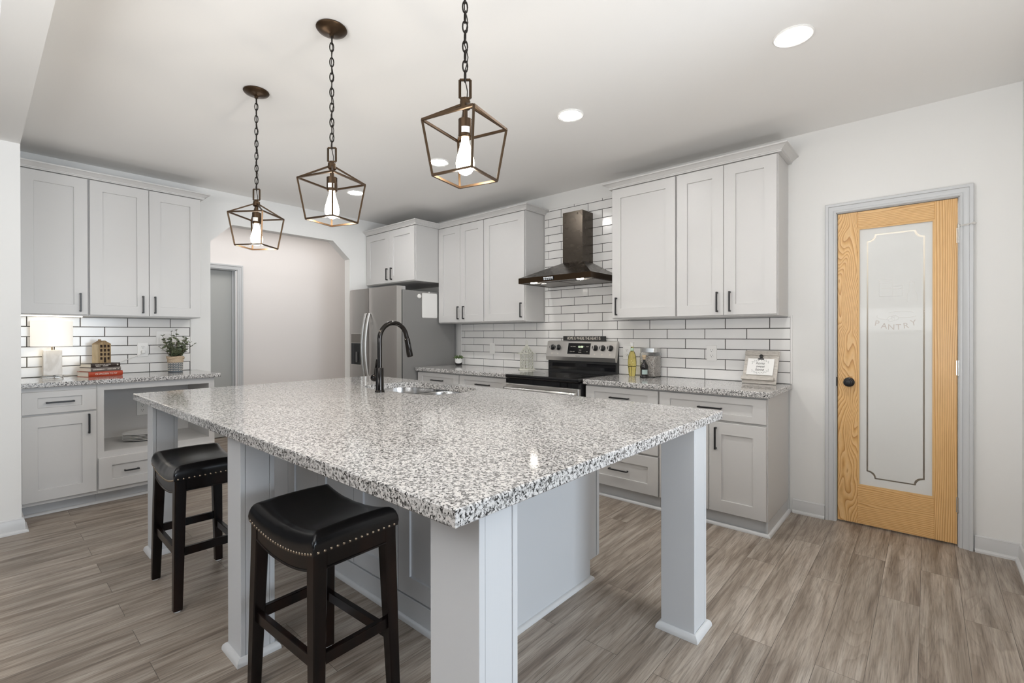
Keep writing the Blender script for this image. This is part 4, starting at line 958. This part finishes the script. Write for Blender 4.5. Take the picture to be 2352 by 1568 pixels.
# facade with window openings
outer = [(-hw/2, 0.0005), (hw/2, 0.0005), (hw/2, hh), (0, hh+0.027), (-hw/2, hh)]; holes = []
for r_i in range(4):
    for c_i in range(3):
        cy0 = -0.0245+0.0245*c_i; cz0 = 0.026+0.0325*r_i
        if r_i == 0 and c_i == 1: holes.append([(cy0-0.0085, 0.004), (cy0+0.0085, 0.004), (cy0+0.0085, 0.045), (cy0-0.0085, 0.045)])
        else: holes.append([(cy0-0.0082, cz0), (cy0+0.0082, cz0), (cy0+0.0082, cz0+0.021), (cy0-0.0082, cz0+0.021)])
m_ = MB().plate(outer, holes, 0, 1)
for v_ in m_.bm.verts: a_, b_, k_ = v_.co; v_.co = (-0.006+0.008*k_, a_, b_)
m_.build('facade', M_house, hs, 0, True)
MB().box(-0.0058, -0.0052, -hw/2+0.004, hw/2-0.004, 0.003, hh-0.002).build('window_backing', mat('house_dark', (0.035, 0.018, 0.010), 0.7), hs, 0, True)
mb = MB(); mb.loft([[(x, -hw/2-0.001, hh), (x, 0, hh+0.0265), (x, hw/2+0.001, hh), (x, hw/2+0.001, hh+0.004), (x, 0, hh+0.0305), (x, -hw/2-0.001, hh+0.004)] for x in (-hdp, 0.003)]); mb.build('roof', M_house, hs, 20, True)
MB().box(-0.05, -0.036, -0.022, -0.008, hh+0.012, hh+0.040).build('chimney', M_house, hs, 0, True)

# leafy plant
pl = thing('potted_plant', 'leafy eucalyptus style plant in patterned blue grey pot', 'plant', (0.22, -2.672, ZL))
px_, py_, pz_ = 0.22, -2.672, ZL+0.0006
pot = MB().lathe([(0.048, 0), (0.054, 0.002), (0.055, 0.01), (0.056, 0.105), (0.050, 0.107), (0.048, 0.09), (0, 0.088)], (px_, py_, pz_), 32).build('pot', M_pot, pl, 50)
mb = MB()
for k_ in range(18):
    a = 2*PI*k_/18
    for r_i in range(6):
        for s_ in (-1, 1):
            b_ = a+s_*0.035; zz = pz_+0.014+0.015*r_i
            mb.bar((px_+0.0558*math.cos(a+s_*0.01), py_+0.0558*math.sin(a+s_*0.01), zz), (px_+0.0562*math.cos(a+s_*0.13), py_+0.0562*math.sin(a+s_*0.13), zz+0.008), 0.0022, 0.0028)
mb.build('leaf_pattern', M_pale, pot, 0)
mb = MB().lathe([(0.0575, 0.086), (0.0595, 0.100), (0.0585, 0.112), (0.064, 0.122), (0.066, 0.132), (0.060, 0.138), (0.048, 0.128), (0.046, 0.108)], (px_, py_, pz_), 32, cap0=False, cap1=False); mb.build('jute_wrap', M_jute, pl, 50)
mb = MB(); mb.tube([(px_+0.06*math.cos(a), py_+0.06*math.sin(a), pz_+0.128+0.006*math.sin(3*a+1)) for a in [2*PI*k_/30 for k_ in range(30)]], 0.008, 8, True); mb.build('jute_roll', M_jute, pl, 60)
rng = random.Random(5); sm, lf = MB(), MB()
def leaf(mb, p, d, n, L, Wd):
    p, d, n = Vector(p), Vector(d).normalized(), Vector(n).normalized(); s_ = d.cross(n).normalized(); n = s_.cross(d)
    prof = [(0, 0.05), (0.15, 0.55), (0.4, 0.98), (0.65, 0.95), (0.88, 0.55), (1.0, 0.04)]
    rows = [[tuple(p+d*(L*t)+s_*(Wd*w_*k_)+n*(0.12*L*(t-t*t)*2+abs(k_)*Wd*w_*0.25)) for k_ in (-1, 0, 1)] for t, w_ in prof]
    mb.loft(rows, closed=False, cap0=False, cap1=False)
tips = []
for i in range(22):
    a = 2*PI*i/22*2.4+rng.uniform(-0.3, 0.3); lean = rng.uniform(0.1, 1.0); H = rng.uniform(0.13, 0.24)*(1.08-0.35*lean)
    if i == 0: lean, H = 0.05, 0.245
    p0 = Vector((px_+0.02*math.cos(a), py_+0.02*math.sin(a), pz_+0.12)); pts = []
    ex = 0.085*lean
    for k_ in range(7):
        t = k_/6; pts.append(p0+Vector((math.cos(a)*ex*t**1.3*1.2, math.sin(a)*ex*t**1.3*1.5, H*t)))
    sm.tube([tuple(p) for p in pts], 0.0013, 5)
    for k_ in range(1, 7):
        for s_ in (0, 1):
            b_ = rng.uniform(0, 2*PI); d_ = Vector((math.cos(b_), math.sin(b_), rng.uniform(0.0, 0.8)))
            L_ = rng.uniform(0.030, 0.046)*(1.2-0.55*k_/6)
            leaf(lf, pts[k_], d_, (rng.uniform(-.5, .5)+0.5, rng.uniform(-.5, .5)-0.2, 1), L_, L_*0.42)
sm.build('stems', M_stem, pl, 60); lf.build('leaves', M_leaf, pl, 60)

# plates
p0_ = None
names_ = ['topmost white plate of the stack in the open cabinet', 'second white plate from the top in open cabinet', 'middle white plate of the five in open cabinet', 'second white plate from the bottom in open cabinet', 'lowest white plate of the stack in the open cabinet']
for i in range(5):
    r = thing('plate', names_[4-i], 'plate', (0.30, -2.925, 0.3956+0.0115*i), 0, 'white plates stacked in the open cabinet')
    if p0_ is None:
        MB().lathe([(0.0, 0.0), (0.075, 0.0), (0.080, 0.003), (0.122, 0.0135), (0.128, 0.016), (0.126, 0.0175), (0.079, 0.0065), (0, 0.006)], (0, 0, 0), 48).build('dish', M_plate, r, 40, True); p0_ = r
    else:
        for ch in kids(p0_): dup(ch, r)

# ------------------------------------------------------------------ back counter things
# birdcage ornament
bcg = thing('birdcage_ornament', 'distressed cream wire birdhouse ornament left of the range', 'ornament', (2.148, -0.16, ZR))
cx, cy, cz = 2.148, -0.16, ZR+0.0006; rr = 0.070
hexp = lambda r, z, n=6: [(cx+r*math.cos(2*PI*k/n+0.3), cy+r*math.sin(2*PI*k/n+0.3), z) for k in range(n)]
MB().loft([hexp(0.092, cz), hexp(0.092, cz+0.010), hexp(0.086, cz+0.013)]).build('base', M_cream, bcg, 0)
mb = MB(); ze = cz+0.165
P0, P1 = hexp(rr, cz+0.012), hexp(rr, ze)
for k_ in range(6):
    a, b, c_, d_ = Vector(P0[k_]), Vector(P0[(k_+1) % 6]), Vector(P1[(k_+1) % 6]), Vector(P1[k_])
    mb.tube([tuple(a), tuple(d_)], 0.0032, 6)
    m0, m1 = (a+b)/2, (c_+d_)/2; mb.tube([tuple(m0), tuple(m1)], 0.0024, 6)
    for j in range(5):
        t0, t1 = j/5.6, (j+1.7)/5.6
        L0 = a.lerp(d_, min(1, t1)); R0 = b.lerp(c_, min(1, t1)); M0 = m0.lerp(m1, t0)
        mb.tube([tuple(M0), tuple(L0)], 0.0028, 6); mb.tube([tuple(M0), tuple(R0)], 0.0028, 6)
mb.build('wire_walls', M_cream, bcg, 60)
mb = MB(); apx = Vector((cx, cy, ze+0.095)); E = hexp(0.100, ze-0.002); E2 = hexp(0.076, ze+0.004)
mb.tube(E, 0.0036, 6, True); mb.tube(E2, 0.0032, 6, True)
for k_ in range(6):
    a, b = Vector(E2[k_]), Vector(E2[(k_+1) % 6]); m0 = (a+b)/2
    mb.tube([E[k_], tuple(a), tuple(a.lerp(apx, 0.5)+Vector((0, 0, -0.010))), tuple(apx)], 0.003, 6); mb.tube([tuple(m0), tuple(apx)], 0.0022, 6)
    for j in range(4):
        t0, t1 = j/4.6, min(1, (j+1.2)/4.6)
        mb.tube([tuple(m0.lerp(apx, t0)), tuple(a.lerp(apx, t1))], 0.0025, 6); mb.tube([tuple(m0.lerp(apx, t0)), tuple(b.lerp(apx, t1))], 0.0025, 6)
mb.build('wire_roof', M_cream, bcg, 60)
mb = MB(); mb.tube([(cx+0.009*math.cos(2*PI*k/16)*0.75, cy+0.009*math.cos(2*PI*k/16)*0.66, ze+0.112+0.016*math.sin(2*PI*k/16)) for k in range(16)], 0.0022, 6, True); mb.build('hanging_ring', M_cream, bcg, 60)

# succulent
su = thing('potted_succulent', 'small succulent in black and white dipped pot', 'plant', (1.106, -0.13, ZR))
cx, cy, cz = 1.106, -0.13, ZR+0.0006; n_ = 36
def potr(f): return [(cx+f(k)[0]*math.cos(2*PI*k/n_), cy+f(k)[0]*math.sin(2*PI*k/n_), cz+f(k)[1]) for k in range(n_)]
split = lambda k: 0.044+0.020*math.cos(2*PI*k/n_-2.35)
MB().loft([potr(lambda k: (0.036, 0)), potr(lambda k: (0.040, 0.004)), potr(lambda k: (0.042, split(k)))], cap1=False).build('pot_base', M_bpot, su, 50)
MB().loft([potr(lambda k: (0.042, split(k))), potr(lambda k: (0.043, 0.082)), potr(lambda k: (0.039, 0.082)), potr(lambda k: (0.038, 0.070))], cap0=False).build('pot_top', M_wpot, su, 50)
mb = MB()
for ring_, (n_l, el, L_) in enumerate(((9, 0.25, 0.056), (8, 0.65, 0.052), (6, 1.05, 0.048), (3, 1.35, 0.044))):
    for k_ in range(n_l):
        a = 2*PI*(k_+0.5*(ring_ % 2))/n_l+ring_*0.3; d_ = Vector((math.cos(a)*math.cos(el), math.sin(a)*math.cos(el), math.sin(el)))
        p0 = Vector((cx, cy, cz+0.072))+Vector((math.cos(a), math.sin(a), 0))*0.012
        mb.tube([tuple(p0+d_*L_*t+Vector((0, 0, 0.006*t*t))) for t in (0, 0.25, 0.55, 0.8, 1.0)], [0.0035, 0.0062, 0.0065, 0.0042, 0.0006], 7)
mb.build('leaves', M_succ, su, 60)

# bottles, jar
b1_ = thing('oil_bottle', 'tall clear bottle of yellow oil with white cap', 'bottle', (3.286, -0.128, ZR))
q_ = (3.286, -0.128, ZR+0.0006)
MB().lathe([(0, 0), (0.024, 0), (0.027, 0.004), (0.031, 0.03), (0.036, 0.085), (0.0365, 0.12), (0.033, 0.165), (0.024, 0.197), (0.0145, 0.212), (0.0125, 0.222), (0.0125, 0.250), (0, 0.250)], q_, 28).build('bottle', M_oil, b1_, 50)
MB().lathe([(0.0132, 0.212), (0.0138, 0.214), (0.0138, 0.238), (0.0132, 0.240)], q_, 20, cap0=False, cap1=False).build('neck_band', mat('pale_green', (0.45, 0.6, 0.45), 0.5), b1_)
MB().lathe([(0.0135, 0.2505), (0.0135, 0.262), (0.016, 0.264), (0.016, 0.285), (0.013, 0.287), (0, 0.287)], q_, 20, cap0=False).build('cap', M_white, b1_)
mb = MB(); mb.tube([(3.264, -0.150, ZR+0.15), (3.268, -0.164, ZR+0.17), (3.262, -0.163, ZR+0.185)], 0.0018, 5); mb.tube([(3.275, -0.160, ZR+0.10), (3.29, -0.165, ZR+0.098)], 0.0018, 5)
mb.tube([(3.272, -0.157, ZR+0.03), (3.28, -0.164, ZR+0.06), (3.268, -0.162, ZR+0.085)], 0.002, 5); mb.build('herb_sprig', mat('herb', (0.10, 0.10, 0.03), 0.6), b1_)
b2_ = thing('vinegar_bottle', 'short dark bottle with cork stopper in front of jar', 'bottle', (3.431, -0.203, ZR)); q_ = (3.431, -0.203, ZR+0.0006)
MB().lathe([(0, 0), (0.034, 0), (0.036, 0.005), (0.034, 0.014), (0.027, 0.022), (0.0285, 0.07), (0.031, 0.088), (0.027, 0.106), (0.0165, 0.118), (0.0115, 0.128), (0.011, 0.148), (0, 0.148)], q_, 28).build('bottle', M_balsamic, b2_, 50)
MB().lathe([(0.010, 0.1485), (0.011, 0.165), (0.0165, 0.169), (0.0165, 0.186), (0, 0.187)], q_, 20).build('cork', M_cork, b2_)
mb = MB(); mb.loft([[(q_[0]+0.0296*math.cos(t), q_[1]+0.0296*math.sin(t), q_[2]+z) for t in [math.radians(-100+k*9) for k in range(12)]] for z in (0.028, 0.066)], closed=False, cap0=False, cap1=False); mb.build('label', M_tag, b2_)
jr = thing('storage_jar', 'square glass jar of grains with metal lid', 'jar', (3.432, -0.088, ZR))
mb = MB(); RR = lambda i, z, r=0.014: [(x, y, z) for x, y in rrect(3.364+i, 3.500-i, -0.155+i, -0.019-i, r, 4)]
mb.loft([RR(0.004, ZR+0.0006), RR(0, ZR+0.006), RR(0, ZR+0.198), RR(0.006, ZR+0.206), RR(0.009, ZR+0.204), RR(0.004, ZR+0.196, 0.011), RR(0.004, ZR+0.008, 0.011)]); mb.build('glass_body', M_glass, jr, 40)
mb = MB(); mb.loft([RR(0.0055, ZR+0.0085, 0.010), RR(0.0055, ZR+0.175, 0.010)]); mb.build('grains', M_rice, jr, 0)
mb = MB(); mb.loft([RR(0.003, ZR+0.2065), RR(0.003, ZR+0.240), RR(0.008, ZR+0.243)]); mb.build('lid', M_chrome, jr, 40)

# picture board
bdw, bdh = 0.226, 0.252
bo = thing('picture_board', 'whitewashed clipboard plaque with home sweet home print', 'decoration', (4.272, -0.152, ZR+0.0006), math.radians(-4))
tl_ = math.radians(-22)
def brd(name, x0, x1, z0, z1, y0, y1, m, par=None, bev=0.001):
    m_ = MB().box(x0, x1, y0, y1, z0, z1, bev)
    bmesh.ops.rotate(m_.bm, verts=m_.bm.verts, cent=(0, 0, 0), matrix=Matrix.Rotation(tl_, 3, 'X'))
    return m_.build(name, m, par or bo, 20, True)
bk_ = brd('backboard', -bdw/2, bdw/2, 0.004, bdh, 0, 0.010, M_board)
brd('top_slat', -bdw/2-0.001, bdw/2-0.006, bdh-0.036, bdh-0.002, -0.008, -0.0003, M_board)
brd('ledge', -bdw/2-0.001, bdw/2-0.012, 0.026, 0.050, -0.022, -0.0003, M_board)
cd = brd('print_card', -0.088, 0.088, 0.066, 0.190, -0.0075, -0.004, M_white)
Mx = Matrix.Rotation(tl_, 4, 'X')
def btxt(s, x, z, size, sh=0.25):
    t_ = text('card_lettering', s, size, M_print, Mx @ Matrix(((1, sh, 0, x), (0, 0, -1, -0.0079), (0, 1, 0, z), (0, 0, 0, 1))), None, 0.0002, 0.9); t_.parent = cd
btxt('home', 0, 0.154, 0.028); btxt('sweet', 0.002, 0.130, 0.026); btxt('home', 0, 0.106, 0.028)
m_ = MB()
for k_ in range(44):
    a = 2*PI*k_/44
    if abs(math.cos(a)) > 0.90: continue
    x, z = 0.066*math.cos(a), 0.130+0.050*math.sin(a); b_ = a+(0.7 if k_ % 2 else 2.2)
    m_.bar((x, -0.0082, z), (x+0.010*math.cos(b_), -0.0082, z+0.010*math.sin(b_)), 0.0034, 0.0006)
bmesh.ops.rotate(m_.bm, verts=m_.bm.verts, cent=(0, 0, 0), matrix=Matrix.Rotation(tl_, 3, 'X')); m_.build('wreath_print', M_print, cd, 0, True)
m_ = MB(); m_.box(-0.020, 0.020, -0.012, -0.0078, 0.182, 0.190, 0.001); m_.box(-0.008, 0.008, -0.012, -0.0078, 0.188, 0.200); m_.lathe([(0.005, -0.004), (0.012, -0.003), (0.012, 0.003), (0.005, 0.004)], (0, -0.012, 0.208), 20, (0, 1, 0))
bmesh.ops.rotate(m_.bm, verts=m_.bm.verts, cent=(0, 0, 0), matrix=Matrix.Rotation(tl_, 3, 'X')); m_.build('clip', M_black, bo, 30, True)

# pantry closet lamp (its glow shows through the clear band of the door)
l = bpy.data.lights.new('pantry_lamp', 'POINT'); l.energy = 18; l.color = (1, 0.95, 0.86); l.shadow_soft_size = 0.08
o = bpy.data.objects.new('pantry_lamp', l); C.objects.link(o); o.location = (5.0, 0.6, 2.3)
# added fill below the hall ceiling, brightens the hall wall evenly
area('hall_fill', (-0.62, -1.5, 2.62), (-0.62, -1.5, 0.0), 0.5, 2.2, 13, (1, 0.96, 0.92))
